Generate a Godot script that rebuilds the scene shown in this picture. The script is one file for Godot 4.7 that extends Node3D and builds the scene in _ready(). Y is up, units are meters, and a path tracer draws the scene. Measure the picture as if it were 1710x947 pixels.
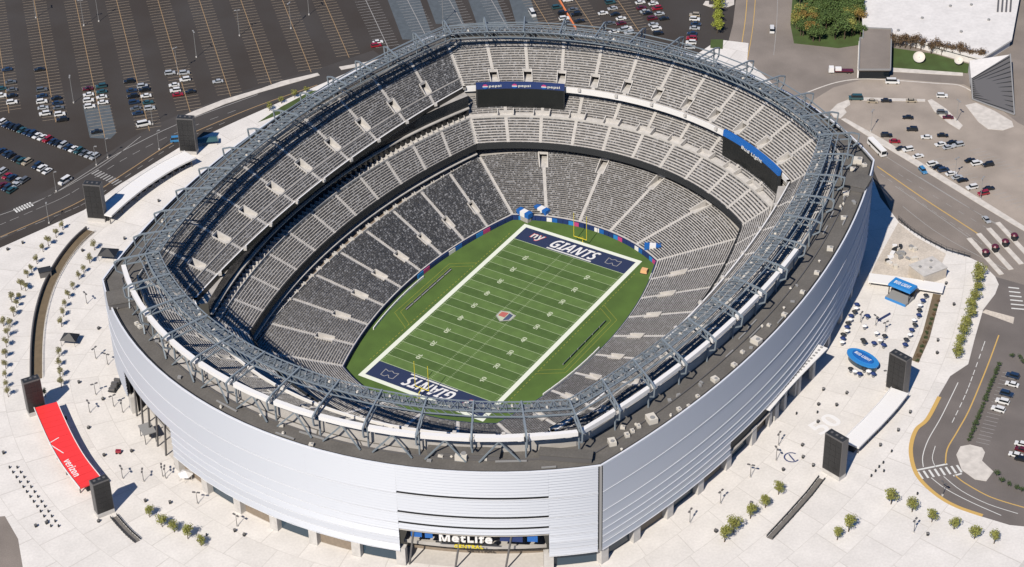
extends Node3D
# Aerial view of a football stadium. World: field centre at the origin, y up, metres. +z is the end with the sunlit facade.

const UP := Vector3.UP
const G := 2.5          # level of the concourse plaza round the stadium (field = 0)
const ROAD := 2.36      # level of roads and parking lots
const CAM_POS := Vector3(333.3995, 441.1021, 519.5331)
const CAM_ROT := Vector3(-0.604689, 0.56606, -0.0233626)
const CAM_F := 3447.55  # focal length in pixels of the 1710 x 947 photograph

var M := {}
var names := {}
var rng := RandomNumberGenerator.new()
var shared := {}
var cam_basis := Basis.from_euler(CAM_ROT)

# ------------------------------------------------------------------ mesh builder
class MB:
	var v := PackedVector3Array()
	var n := PackedVector3Array()
	var c := PackedColorArray()
	var i := PackedInt32Array()
	var col := Color(1, 1, 1)
	var colored := false
	func tri(a: Vector3, b: Vector3, d: Vector3) -> void:
		var k := v.size()
		var nn := (b - a).cross(d - a).normalized()
		v.append(a); v.append(b); v.append(d)
		for j in 3:
			n.append(nn)
			if colored: c.append(col)
		i.append(k); i.append(k + 2); i.append(k + 1)
	func quad(a: Vector3, b: Vector3, d: Vector3, e: Vector3) -> void:   # counter-clockwise seen from outside
		var k := v.size()
		var nn := (d - a).cross(e - b).normalized()
		v.append(a); v.append(b); v.append(d); v.append(e)
		for j in 4:
			n.append(nn)
			if colored: c.append(col)
		i.append(k); i.append(k + 2); i.append(k + 1); i.append(k); i.append(k + 3); i.append(k + 2)
	func quadn(a: Vector3, b: Vector3, d: Vector3, e: Vector3, n0: Vector3, n1: Vector3) -> void:   # a and e carry normal n0, b and d carry n1
		var k := v.size()
		v.append(a); v.append(b); v.append(d); v.append(e)
		n.append(n0); n.append(n1); n.append(n1); n.append(n0)
		i.append(k); i.append(k + 2); i.append(k + 1); i.append(k); i.append(k + 3); i.append(k + 2)
	func hexa(p: Array) -> void:   # p[0..3] bottom ccw from above, p[4..7] top
		quad(p[4], p[5], p[6], p[7]); quad(p[3], p[2], p[1], p[0])
		for a in 4:
			var b := (a + 1) % 4
			quad(p[a], p[b], p[b + 4], p[a + 4])
	func box(o: Vector3, s: Vector3, yaw := 0.0) -> void:   # o = middle of the base
		var bs := Basis(Vector3.UP, yaw)
		var p := []
		for y in [0.0, s.y]:
			for q in [[-1, 1], [1, 1], [1, -1], [-1, -1]]:
				p.append(o + bs * Vector3(q[0] * s.x / 2, y, q[1] * s.z / 2))
		hexa(p)
	func taper(o: Vector3, s: Vector3, s2: Vector2, yaw := 0.0, shift := Vector2.ZERO) -> void:
		var bs := Basis(Vector3.UP, yaw)
		var p := []
		for y in 2:
			for q in [[-1, 1], [1, 1], [1, -1], [-1, -1]]:
				var w := (s.x if y == 0 else s2.x) / 2
				var d := (s.z if y == 0 else s2.y) / 2
				p.append(o + bs * Vector3(q[0] * w + shift.x * y, y * s.y, q[1] * d + shift.y * y))
		hexa(p)
	func bar(a: Vector3, b: Vector3, w: float, h: float) -> void:
		var d := (b - a).normalized()
		var u := Vector3.UP if absf(d.y) < 0.95 else Vector3.RIGHT
		var s := d.cross(u).normalized() * w / 2
		var t := s.cross(d).normalized() * h / 2
		hexa([a - s - t, b - s - t, b + s - t, a + s - t, a - s + t, b - s + t, b + s + t, a + s + t])
	func tube(a: Vector3, b: Vector3, r: float, k := 6, r2 := -1.0) -> void:
		if r2 < 0.0: r2 = r
		var d := (b - a).normalized()
		var u := Vector3.UP if absf(d.y) < 0.95 else Vector3.RIGHT
		var s := d.cross(u).normalized()
		var t := s.cross(d)
		for j in k:
			var p := TAU * j / k
			var q := TAU * (j + 1) / k
			var e := s * cos(p) + t * sin(p)
			var f := s * cos(q) + t * sin(q)
			quad(a + f * r, a + e * r, b + e * r2, b + f * r2)
			tri(b, b + f * r2, b + e * r2)
	func flat(pts: PackedVector2Array, y: float) -> void:
		var ix := Geometry2D.triangulate_polygon(pts)
		for k in range(0, ix.size(), 3):
			var a := pts[ix[k]]; var b := pts[ix[k + 1]]; var d := pts[ix[k + 2]]
			var A := Vector3(a.x, y, a.y); var B := Vector3(b.x, y, b.y); var D := Vector3(d.x, y, d.y)
			if (B - A).cross(D - A).y > 0: tri(A, B, D)
			else: tri(A, D, B)
	func slab(pts: PackedVector2Array, y0: float, y1: float) -> void:
		flat(pts, y1)
		var cw := Geometry2D.is_polygon_clockwise(pts)
		for k in pts.size():
			var a := pts[k]; var b := pts[(k + 1) % pts.size()]
			if not cw:
				var s := a; a = b; b = s
			quad(Vector3(a.x, y0, a.y), Vector3(b.x, y0, b.y), Vector3(b.x, y1, b.y), Vector3(a.x, y1, a.y))
	func mesh(m: Material) -> ArrayMesh:
		var ar := []
		ar.resize(Mesh.ARRAY_MAX)
		ar[Mesh.ARRAY_VERTEX] = v
		ar[Mesh.ARRAY_NORMAL] = n
		if colored: ar[Mesh.ARRAY_COLOR] = c
		ar[Mesh.ARRAY_INDEX] = i
		var o := ArrayMesh.new()
		o.add_surface_from_arrays(Mesh.PRIMITIVE_TRIANGLES, ar)
		o.surface_set_material(0, m)
		return o

# ------------------------------------------------------------------ nodes
func numbered(called: String) -> String:
	if not names.has(called):
		names[called] = 0
		return called
	names[called] += 1
	return "%s_%03d" % [called, names[called]]

func part(parent: Node, called: String, mb: MB, m: Material, kind := "") -> MeshInstance3D:
	var o := MeshInstance3D.new()
	o.mesh = mb.mesh(m)
	o.name = called
	parent.add_child(o, true)
	if kind: o.set_meta("kind", kind)
	return o

func piece(parent: Node, called: String, mesh: Mesh, t := Transform3D()) -> MeshInstance3D:
	var o := MeshInstance3D.new()
	o.mesh = mesh
	o.name = called
	o.transform = t
	parent.add_child(o, true)
	return o

func thing(called: String, label: String, category: String, at := Vector3.ZERO, yaw := 0.0, group := "") -> Node3D:
	var o := Node3D.new()
	o.name = numbered(called)
	add_child(o)
	o.position = at
	o.rotation.y = yaw
	o.set_meta("label", label)
	o.set_meta("category", category)
	if group: o.set_meta("group", group)
	return o

func struct(called: String, mb: MB, m: Material) -> MeshInstance3D:
	var o := MeshInstance3D.new()
	o.mesh = mb.mesh(m)
	o.name = numbered(called)
	add_child(o)
	o.set_meta("kind", "structure")
	return o

func solo(called: String, mb: MB, m: Material, label: String, category: String, group := "") -> MeshInstance3D:
	var o := MeshInstance3D.new()
	o.mesh = mb.mesh(m)
	o.name = numbered(called)
	add_child(o)
	o.set_meta("label", label)
	o.set_meta("category", category)
	if group: o.set_meta("group", group)
	return o

# ------------------------------------------------------------------ materials
func mat(key: String, lin: Color, rough := 0.85, metal := 0.0) -> StandardMaterial3D:
	var m := StandardMaterial3D.new()
	m.albedo_color = lin.linear_to_srgb()
	m.roughness = rough
	m.metallic = metal
	M[key] = m
	return m

func grain(lo: float, sz: float, freq: float, sd: int, px := 512, oct := 4, tint := Color(1, 1, 1)) -> NoiseTexture2D:
	var f := FastNoiseLite.new()
	f.seed = sd
	f.frequency = freq
	f.fractal_octaves = oct
	var t := NoiseTexture2D.new()
	t.width = px; t.height = px
	t.seamless = true
	t.noise = f
	var gr := Gradient.new()
	gr.set_color(0, Color(lo * tint.r, lo * tint.g, lo * tint.b).clamp())
	gr.set_color(1, Color(1, 1, 1))
	t.color_ramp = gr
	return t

func noisy(key: String, lin: Color, rough: float, tex: Texture2D, metres: float, detail: Texture2D = null, metres2 := 1.0) -> StandardMaterial3D:
	var m := mat(key, lin, rough)
	m.albedo_texture = tex
	m.uv1_triplanar = true
	m.uv1_world_triplanar = true
	m.uv1_scale = Vector3.ONE / metres
	if detail:
		m.detail_enabled = true
		m.detail_blend_mode = BaseMaterial3D.BLEND_MODE_MUL
		m.detail_albedo = detail
		m.detail_uv_layer = BaseMaterial3D.DETAIL_UV_2
		m.uv2_triplanar = true
		m.uv2_world_triplanar = true
		m.uv2_scale = Vector3.ONE / metres2
	return m

func materials() -> void:
	var fine := grain(0.88, 1, 0.04, 3)
	var mid := grain(0.88, 1, 0.012, 5)
	var coarse := grain(0.86, 1, 0.006, 9, 512, 5)
	var brown := grain(0.8, 1, 0.008, 11, 512, 5, Color(1.06, 0.98, 0.9))
	noisy("asphalt", Color(0.0434, 0.0385, 0.0357), 0.9, brown, 180.0, fine, 14.0)
	noisy("asphalt_road", Color(0.0525, 0.0462, 0.0427), 0.9, coarse, 90.0, fine, 9.0)
	noisy("asphalt_tan", Color(0.345, 0.295, 0.25), 0.92, coarse, 70.0, fine, 11.0)
	noisy("asphalt_mid", Color(0.235, 0.202, 0.176), 0.92, coarse, 80.0, fine, 12.0)
	noisy("asphalt_fresh", Color(0.158, 0.138, 0.127), 0.9, coarse, 75.0, fine, 8.0)
	noisy("seal", Color(0.084, 0.1015, 0.1155), 0.85, mid, 22.0, fine, 5.0)
	var stain := grain(0.94, 1, 0.009, 21, 512, 5)
	var faint := grain(0.94, 1, 0.012, 15)
	noisy("plaza", Color(0.5, 0.475, 0.445), 0.9, faint, 85.0, faint, 9.0)
	for k in 4:
		var tone: float = [0.605, 0.622, 0.592, 0.612][k]
		noisy("slab_%d" % k, Color(tone, tone * 0.957, tone * 0.905), 0.9, stain, 47.0 + k * 9.0, faint, 7.0)
	noisy("paving_tan", Color(0.56, 0.5, 0.43), 0.9, coarse, 40.0, mid, 7.0)
	noisy("kerb", Color(0.518, 0.483, 0.441), 0.9, mid, 20.0)
	noisy("tread", Color(0.54, 0.515, 0.49), 0.88, mid, 24.0, fine, 3.0)
	noisy("concrete", Color(0.43, 0.41, 0.385), 0.88, coarse, 24.0, fine, 3.0)
	noisy("concrete_light", Color(0.54, 0.52, 0.495), 0.85, mid, 16.0, fine, 3.0)
	noisy("concrete_dark", Color(0.14, 0.1295, 0.119), 0.9, mid, 12.0)
	noisy("roof_membrane", Color(0.122, 0.114, 0.104), 0.92, coarse, 38.0, mid, 6.0)
	noisy("roof_light", Color(0.252, 0.231, 0.21), 0.9, coarse, 26.0, fine, 4.0)
	noisy("turf_light", Color(0.098, 0.17, 0.04), 0.95, mid, 30.0, fine, 2.5)
	noisy("turf_dark", Color(0.064, 0.12, 0.024), 0.95, mid, 26.0, fine, 2.5)
	noisy("turf_edge", Color(0.075, 0.138, 0.022), 0.95, coarse, 45.0, fine, 3.0)
	noisy("grass", Color(0.056, 0.098, 0.021), 0.95, brown, 40.0, fine, 4.0)
	noisy("brown_soil", Color(0.154, 0.1155, 0.07), 0.95, mid, 18.0, fine, 2.0)
	noisy("white_roof", Color(0.62, 0.6, 0.58), 0.75, faint, 60.0, faint, 14.0)
	noisy("brown_panel", Color(0.217, 0.175, 0.133), 0.8, mid, 9.0)
	mat("louver", Color(0.475, 0.495, 0.535), 0.58, 0.5)
	mat("louver_edge", Color(0.62, 0.64, 0.68), 0.5, 0.2)
	mat("white", Color(0.595, 0.588, 0.581), 0.6)
	mat("paint", Color(0.504, 0.504, 0.483), 0.8)
	mat("paint_worn", Color(0.27, 0.215, 0.155), 0.9)
	mat("paint_grey", Color(0.252, 0.245, 0.238), 0.9)
	mat("paint_orange", Color(0.25, 0.165, 0.085), 0.85)
	mat("paint_yellow", Color(0.434, 0.28, 0.084), 0.85)
	mat("chalk", Color(0.56, 0.588, 0.504), 0.9)
	mat("chalk_thin", Color(0.28, 0.343, 0.196), 0.9)
	mat("chalk_number", Color(0.38, 0.42, 0.3), 0.9)
	mat("faded_red", Color(0.36, 0.1, 0.085), 0.9)
	mat("faded_navy", Color(0.045, 0.06, 0.12), 0.9)
	mat("turf_yellow", Color(0.21, 0.21, 0.028), 0.9)
	mat("navy", Color(0.0098, 0.0196, 0.0616), 0.9)
	mat("navy_banner", Color(0.0084, 0.0245, 0.105), 0.6)
	mat("blue", Color(0.0084, 0.091, 0.322), 0.55)
	mat("sky_blue", Color(0.021, 0.168, 0.434), 0.5)
	mat("red", Color(0.434, 0.0315, 0.028), 0.6)
	mat("canopy_red", Color(0.644, 0.0315, 0.0315), 0.55)
	mat("magenta", Color(0.385, 0.042, 0.154), 0.6)
	mat("steel", Color(0.165, 0.195, 0.22), 0.55, 0.1)
	mat("steel_deck", Color(0.12, 0.138, 0.152), 0.7, 0.1)
	mat("dark_steel", Color(0.0245, 0.0266, 0.0294), 0.6, 0.2)
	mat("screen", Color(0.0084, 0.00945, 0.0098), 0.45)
	mat("pylon_dark", Color(0.0147, 0.0147, 0.0154), 0.5)
	mat("pylon_side", Color(0.091, 0.0875, 0.0875), 0.55)
	mat("glass_dark", Color(0.0084, 0.0119, 0.0154), 0.15)
	mat("glass_blue", Color(0.028, 0.049, 0.07), 0.12)
	mat("yellow", Color(0.525, 0.434, 0.028), 0.5)
	mat("tarp_orange", Color(0.56, 0.315, 0.154), 0.8)
	mat("barrier_orange", Color(0.62, 0.19, 0.07), 0.7)
	mat("rubber", Color(0.0105, 0.0105, 0.0112), 0.9)
	mat("headlight", Color(0.56, 0.574, 0.595), 0.2)
	mat("bark", Color(0.07, 0.049, 0.0315), 0.9)
	mat("unit", Color(0.476, 0.448, 0.399), 0.6)
	mat("unit_grey", Color(0.21, 0.21, 0.21), 0.6)
	var seat := mat("seat", Color(1, 1, 1), 0.38)
	seat.vertex_color_use_as_albedo = true
	for k in {"olive": Color(0.19, 0.195, 0.045), "green": Color(0.06, 0.1, 0.022), "pale": Color(0.2, 0.185, 0.09), "autumn": Color(0.2, 0.135, 0.03), "rust": Color(0.105, 0.066, 0.034), "lime": Color(0.22, 0.25, 0.03), "hedge": Color(0.035, 0.06, 0.016)}:
		var cc: Color = {"olive": Color(0.19, 0.195, 0.045), "green": Color(0.06, 0.1, 0.022), "pale": Color(0.2, 0.185, 0.09), "autumn": Color(0.2, 0.135, 0.03), "rust": Color(0.105, 0.066, 0.034), "lime": Color(0.22, 0.25, 0.03), "hedge": Color(0.035, 0.06, 0.016)}[k]
		var m := mat("leaf_" + k, cc, 0.8)
		m.vertex_color_use_as_albedo = true
	for k in [["white", Color(0.546, 0.546, 0.539)], ["black", Color(0.0084, 0.0091, 0.0112)], ["grey", Color(0.084, 0.091, 0.098)], ["silver", Color(0.315, 0.329, 0.343)], ["red", Color(0.224, 0.0084, 0.0175)], ["maroon", Color(0.084, 0.0084, 0.014)], ["navy", Color(0.014, 0.028, 0.0595)], ["blue", Color(0.042, 0.175, 0.35)], ["teal", Color(0.021, 0.063, 0.07)], ["tan", Color(0.294, 0.252, 0.189)]]:
		var m := mat("car_" + k[0], k[1], 0.3, 0.0)
		m.clearcoat_enabled = true
		m.clearcoat = 0.8
		m.clearcoat_roughness = 0.08

# ------------------------------------------------------------------ from a photograph's pixel to a point at a known height
func at(u: float, v: float, h := G) -> Vector3:
	var d := cam_basis * Vector3((u - 855.0) / CAM_F, -(v - 473.5) / CAM_F, -1.0)
	return CAM_POS + d * ((h - CAM_POS.y) / d.y)

func poly(a: Array, h := G) -> PackedVector2Array:
	var o := PackedVector2Array()
	for k in range(0, a.size(), 2):
		var p := at(a[k], a[k + 1], h)
		o.append(Vector2(p.x, p.z))
	return o

func path(a: Array, h := G) -> Array:
	var o := []
	for k in range(0, a.size(), 2): o.append(at(a[k], a[k + 1], h))
	return o

func ribbon(mb: MB, pts: Array, w: float, y: float, dash := 0.0, gap := 0.0) -> void:   # a flat painted line
	if dash <= 0.0:
		for k in pts.size() - 1:
			stripe(mb, pts[k], pts[k + 1], w, y)
		return
	for k in pts.size() - 1:
		var a: Vector3 = pts[k]
		var b: Vector3 = pts[k + 1]
		var l := a.distance_to(b)
		var s := 0.0
		while s < l:
			stripe(mb, a.lerp(b, s / l), a.lerp(b, minf(1, (s + dash) / l)), w, y)
			s += dash + gap

func stripe(mb: MB, a: Vector3, b: Vector3, w: float, y: float) -> void:
	var d := b - a
	d.y = 0
	var s := d.normalized().cross(UP) * w / 2
	a.y = y; b.y = y
	mb.quad(a + s, b + s, b - s, a - s)

func widen(pts: Array, w0: float, w1: float) -> PackedVector2Array:   # polygon round a polyline, w0 to one side and w1 to the other
	var l := PackedVector2Array()
	var r := PackedVector2Array()
	for k in pts.size():
		var a: Vector3 = pts[maxi(k - 1, 0)]
		var b: Vector3 = pts[mini(k + 1, pts.size() - 1)]
		var d := Vector2(b.x - a.x, b.z - a.z).normalized()
		var s := Vector2(-d.y, d.x)
		var p := Vector2(pts[k].x, pts[k].z)
		l.append(p + s * w0)
		r.append(p - s * w1)
	r.reverse()
	l.append_array(r)
	return l

func smooth(pts: Array, n := 5) -> Array:
	var c := Curve3D.new()
	for k in pts.size():
		var a: Vector3 = pts[maxi(k - 1, 0)]
		var b: Vector3 = pts[mini(k + 1, pts.size() - 1)]
		c.add_point(pts[k], -(b - a) / 6, (b - a) / 6)
	var o := []
	for k in pts.size() - 1:
		for j in n: o.append(c.sample(k, float(j) / n))
	o.append(pts[-1])
	return o

# ------------------------------------------------------------------ rings: four arcs that meet in four corners
# a ring is [corner x, corner z, side mid x, end mid z, height at corners, at side mids, at end mids]; segment 0 is the -x side, 1 the +z end, 2 the +x side, 3 the -z end
const FIELD := [32.0, 57.0, 41.5, 66.0, 0.0, 0.0, 0.0]
const LF := [32.3, 57.3, 41.8, 66.3, 2.0, 2.0, 2.0]
const LB := [58.6, 75.2, 67.4, 97.8, 10.9, 10.2, 12.4]
const LW := [64.8, 81.0, 75.5, 106.0, 10.9, 10.2, 12.4]
const MF := [58.7, 73.7, 69.7, 94.7, 17.0, 17.0, 17.0]
const MBK := [66.3, 81.2, 80.2, 104.2, 23.4, 23.2, 23.8]
const MS := [68.3, 83.2, 83.4, 107.6, 23.6, 23.2, 24.0]
const MR := [72.2, 87.0, 86.0, 115.6, 29.2, 24.0, 29.6]
const UF := [72.0, 86.0, 79.8, 111.8, 33.3, 33.3, 33.3]
const UB := [86.3, 96.6, 102.4, 130.5, 44.4, 44.4, 45.2]
const TI := [80.5, 90.9, 94.3, 119.2, 54.0, 54.0, 54.0]
const OB := [89.5, 99.5, 104.2, 134.0, 51.0, 51.0, 51.0]
const FAC := [98.0, 101.7, 113.8, 140.2, 43.0, 43.0, 43.0]

func rp(K: Array, s: int, t: float) -> Vector3:
	var side := s % 2 == 0
	var c: float = K[1] if side else K[0]
	var m: float = K[2] if side else K[3]
	var sag: float = m - (K[0] if side else K[1])
	var R := (c * c + sag * sag) / (2.0 * sag)
	var a := asin(c / R)
	var p := lerpf(-a, a, t)
	var o := R * sin(p)
	var q := m - R + R * cos(p)
	var e: float = 1.0 - (2.0 * t - 1.0) * (2.0 * t - 1.0)
	var h: float = K[4] + ((K[5] if side else K[6]) - K[4]) * e
	match s:
		0: return Vector3(-q, h, o)
		1: return Vector3(o, h, q)
		2: return Vector3(q, h, -o)
	return Vector3(-o, h, -q)

func off(K: Array, d: float, h = null) -> Array:
	var o := [K[0] + d * 0.75, K[1] + d * 0.66, K[2] + d, K[3] + d, K[4], K[5], K[6]]
	if h != null:
		o[4] = h; o[5] = h; o[6] = h
	return o

func mixk(A: Array, B: Array, f: float) -> Array:
	var o := []
	for k in 7: o.append(lerpf(A[k], B[k], f))
	return o

func lev(K: Array, dh: float) -> Array:
	return [K[0], K[1], K[2], K[3], K[4] + dh, K[5] + dh, K[6] + dh]

func at_h(K: Array, h: float) -> Array:
	return [K[0], K[1], K[2], K[3], h, h, h]

func strip(mb: MB, A: Array, B: Array, s: int, n := 16, t0 := 0.0, t1 := 1.0) -> void:
	for k in n:
		var a := lerpf(t0, t1, float(k) / n)
		var b := lerpf(t0, t1, float(k + 1) / n)
		mb.quad(rp(A, s, a), rp(B, s, a), rp(B, s, b), rp(A, s, b))

func ring_bar(mb: MB, K: Array, s: int, w: float, h: float, n := 24, t0 := 0.0, t1 := 1.0) -> void:
	for k in n:
		mb.bar(rp(K, s, lerpf(t0, t1, float(k) / n)), rp(K, s, lerpf(t0, t1, float(k + 1) / n)), w, h)

func seat_mesh() -> ArrayMesh:
	var mb := MB.new()
	mb.colored = true
	mb.box(Vector3(0, 0.38, 0.06), Vector3(0.44, 0.07, 0.32))
	mb.taper(Vector3(0, 0.40, 0.2), Vector3(0.46, 0.36, 0.08), Vector2(0.44, 0.05), 0.0, Vector2(0, 0.09))
	return mb.mesh(M.seat)

# one bank of seating: rows of treads and risers in sections, stairs between them, portals in the stairs, a seat at every place
func bank(deck: Node3D, A: Array, B: Array, s: int, nsec: int, rows: int, portal := []) -> void:
	var mid := PackedVector3Array()
	var ln := 0.0
	for k in 21:
		mid.append((rp(A, s, k / 20.0) + rp(B, s, k / 20.0)) / 2)
		if k: ln += mid[k].distance_to(mid[k - 1])
	var dp := (1.9 if A[4] > 30 else 1.45) / ln
	var da := 0.62 / ln
	var j0 := 999
	var j1 := 999
	if portal:
		j0 = portal[0]; j1 = portal[1]
	var every: int = portal[2] if portal.size() > 2 else 1
	var places := []
	var shades := PackedColorArray()
	var P := func(t: float, f: float, y: float) -> Vector3:
		var q := rp(A, s, t).lerp(rp(B, s, t), f)
		q.y = y
		return q
	var Y := func(t: float, j: float) -> float:
		return lerpf(rp(A, s, t).y, rp(B, s, t).y, j / rows)
	for k in nsec:
		var t0 := float(k) / nsec
		var t1 := float(k + 1) / nsec
		var cols := [t0, t0 + dp]
		for q in range(1, 4): cols.append(lerpf(t0 + dp, t1 - dp, q / 4.0))
		cols.append(t1 - dp); cols.append(t1)
		var mb := MB.new()
		for j in rows:
			var hole := j >= j0 and j < j1
			for q in cols.size() - 1:
				var lo_hole: bool = q == 0 and k > 0 and k % every == 0
				var hi_hole: bool = q == cols.size() - 2 and k < nsec - 1 and (k + 1) % every == 0
				if hole and (lo_hole or hi_hole): continue
				var a: float = cols[q]
				var b: float = cols[q + 1]
				var ya: float = Y.call(a, j)
				var yb: float = Y.call(b, j)
				var f0 := float(j) / rows
				var f1 := float(j + 1) / rows
				var p0: Vector3 = P.call(a, f0, ya)
				var p1: Vector3 = P.call(b, f0, yb)
				var p2: Vector3 = P.call(b, f1, yb)
				var p3: Vector3 = P.call(a, f1, ya)
				mb.quad(p0, p3, p2, p1)
				mb.quad(p3, Vector3(p3.x, Y.call(a, j + 1), p3.z), Vector3(p2.x, Y.call(b, j + 1), p2.z), p2)
			# seats of this row
			var w := rp(A, s, (t0 + t1) / 2).lerp(rp(B, s, (t0 + t1) / 2), (j + 0.5) / rows)
			var la := rp(A, s, t0).lerp(rp(B, s, t0), (j + 0.5) / rows)
			var lb := rp(A, s, t1).lerp(rp(B, s, t1), (j + 0.5) / rows)
			var rowlen := la.distance_to(w) + w.distance_to(lb)
			var m0 := 0.66
			var m1 := 0.66
			if hole and k > 0 and k % every == 0: m0 = 1.7 * rowlen * nsec / ln
			if hole and k < nsec - 1 and (k + 1) % every == 0: m1 = 1.7 * rowlen * nsec / ln
			var cnt := int((rowlen - m0 - m1) / 0.53)
			for c in cnt:
				var t := lerpf(t0, t1, (m0 + (c + 0.5) * (rowlen - m0 - m1) / cnt) / rowlen)
				var q0: Vector3 = P.call(t, (j + 0.66) / rows, Y.call(t, j) + 0.01)
				var inn := rp(A, s, t)
				var out := rp(B, s, t) - inn
				out.y = 0
				out = out.normalized()
				places.append(Transform3D(Basis(out.cross(UP) * -1.0, UP, out), q0))
				var g := 0.048 + 0.2 * pow(rng.randf(), 4.0)   # dark grey seats, random paler ones paint in the sun glints
				shades.append(Color(g * 0.98, g, g * 1.05))
		part(deck, "seating_section", mb, M.tread)
	# stairs
	for k in nsec + 1:
		var t := clampf(float(k) / nsec, da * 1.05, 1.0 - da * 1.05)
		var mb := MB.new()
		for j in rows:
			if j >= j0 and j < j1 and k > 0 and k < nsec and k % every == 0:
				if j == j0 and mb.v.size():
					part(deck, "aisle_stairs", mb, M.concrete_light)
					mb = MB.new()
				continue
			for hs in 2:
				var f0 := (j + hs * 0.5) / rows
				var f1 := (j + hs * 0.5 + 0.5) / rows
				var y: float = Y.call(t, j + hs * 0.5) + 0.03
				var yn: float = Y.call(t, j + hs * 0.5 + 0.5) + 0.03
				var ds := da
				if portal and A[4] > 30 and j < j0 and j > j0 - 5 and k > 0 and k < nsec: ds = da * 1.7
				var p0: Vector3 = P.call(t - ds, f0, y)
				var p1: Vector3 = P.call(t + ds, f0, y)
				var p2: Vector3 = P.call(t + ds, f1, y)
				var p3: Vector3 = P.call(t - ds, f1, y)
				mb.quad(p0, p3, p2, p1)
				mb.quad(p3, Vector3(p3.x, yn, p3.z), Vector3(p2.x, yn, p2.z), p2)
				for e in [[p0, p3], [p1, p2]]:
					mb.quad(e[0] - UP * 0.6, e[1] - UP * 0.6, e[1], e[0])
		if mb.v.size(): part(deck, "aisle_stairs", mb, M.concrete_light)
	# portals
	if portal:
		for k in range(1, nsec):
			if k % every: continue
			var t := float(k) / nsec
			var mb := MB.new()
			var fy: float = Y.call(t, j0)
			var by: float = Y.call(t, j1)
			var fa := float(j0) / rows
			var fb := float(j1) / rows
			var tl := t - dp
			var tr := t + dp
			mb.quad(P.call(tl, fa, fy + 0.02), P.call(tl, fb, fy + 0.02), P.call(tr, fb, fy + 0.02), P.call(tr, fa, fy + 0.02))
			for e in [[tl - da * 0.15, tl + da * 0.35], [tr - da * 0.35, tr + da * 0.15]]:
				var p := []
				for y in 2:
					for q in [[e[0], fa], [e[1], fa], [e[1], fb], [e[0], fb]]:
						var top: float = fy + 0.7 if q[1] == fa else by + 0.6
						p.append(P.call(q[0], q[1], fy - 0.3 if y == 0 else top))
				mb.hexa(p)
			var door := fy + minf(2.3, (by - fy) * 0.8)
			mb.quad(P.call(tl, fb, door), P.call(tl, fb, by + 0.6), P.call(tr, fb, by + 0.6), P.call(tr, fb, door))
			mb.quad(P.call(tl, fb, by + 0.6), P.call(tl, fb + 0.3 / rows, by + 0.6), P.call(tr, fb + 0.3 / rows, by + 0.6), P.call(tr, fb, by + 0.6))
			mb.quad(P.call(tl, fb + 0.3 / rows, by + 0.6), P.call(tl, fb + 0.3 / rows, by), P.call(tr, fb + 0.3 / rows, by), P.call(tr, fb + 0.3 / rows, by + 0.6))
			var vom := part(deck, "vomitory", mb, M.concrete_light)
			var tn := MB.new()
			var fc := fb + 5.0 / rows
			tn.quad(P.call(tl, fb, fy), P.call(tl, fc, fy), P.call(tr, fc, fy), P.call(tr, fb, fy))
			tn.quad(P.call(tl, fb, door), P.call(tr, fb, door), P.call(tr, fc, door), P.call(tl, fc, door))
			tn.quad(P.call(tl, fb, fy), P.call(tl, fb, door), P.call(tl, fc, door), P.call(tl, fc, fy))
			tn.quad(P.call(tr, fb, fy), P.call(tr, fc, fy), P.call(tr, fc, door), P.call(tr, fb, door))
			tn.quad(P.call(tl, fc, fy), P.call(tl, fc, door), P.call(tr, fc, door), P.call(tr, fc, fy))
			part(deck, "tunnel", tn, M.concrete)
	# seats
	if not shared.has("seat"): shared.seat = seat_mesh()
	var mm := MultiMesh.new()
	mm.transform_format = MultiMesh.TRANSFORM_3D
	mm.use_colors = true
	mm.mesh = shared.seat
	mm.instance_count = places.size()
	for k in places.size():
		mm.set_instance_transform(k, places[k])
		mm.set_instance_color(k, shades[k])
	var mi := MultiMeshInstance3D.new()
	mi.multimesh = mm
	mi.name = "seats"
	deck.add_child(mi, true)
	mi.set_meta("kind", "stuff")

func tier(parent: Node3D, called: String) -> Node3D:
	var o := Node3D.new()
	o.name = called
	parent.add_child(o, true)
	return o

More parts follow.
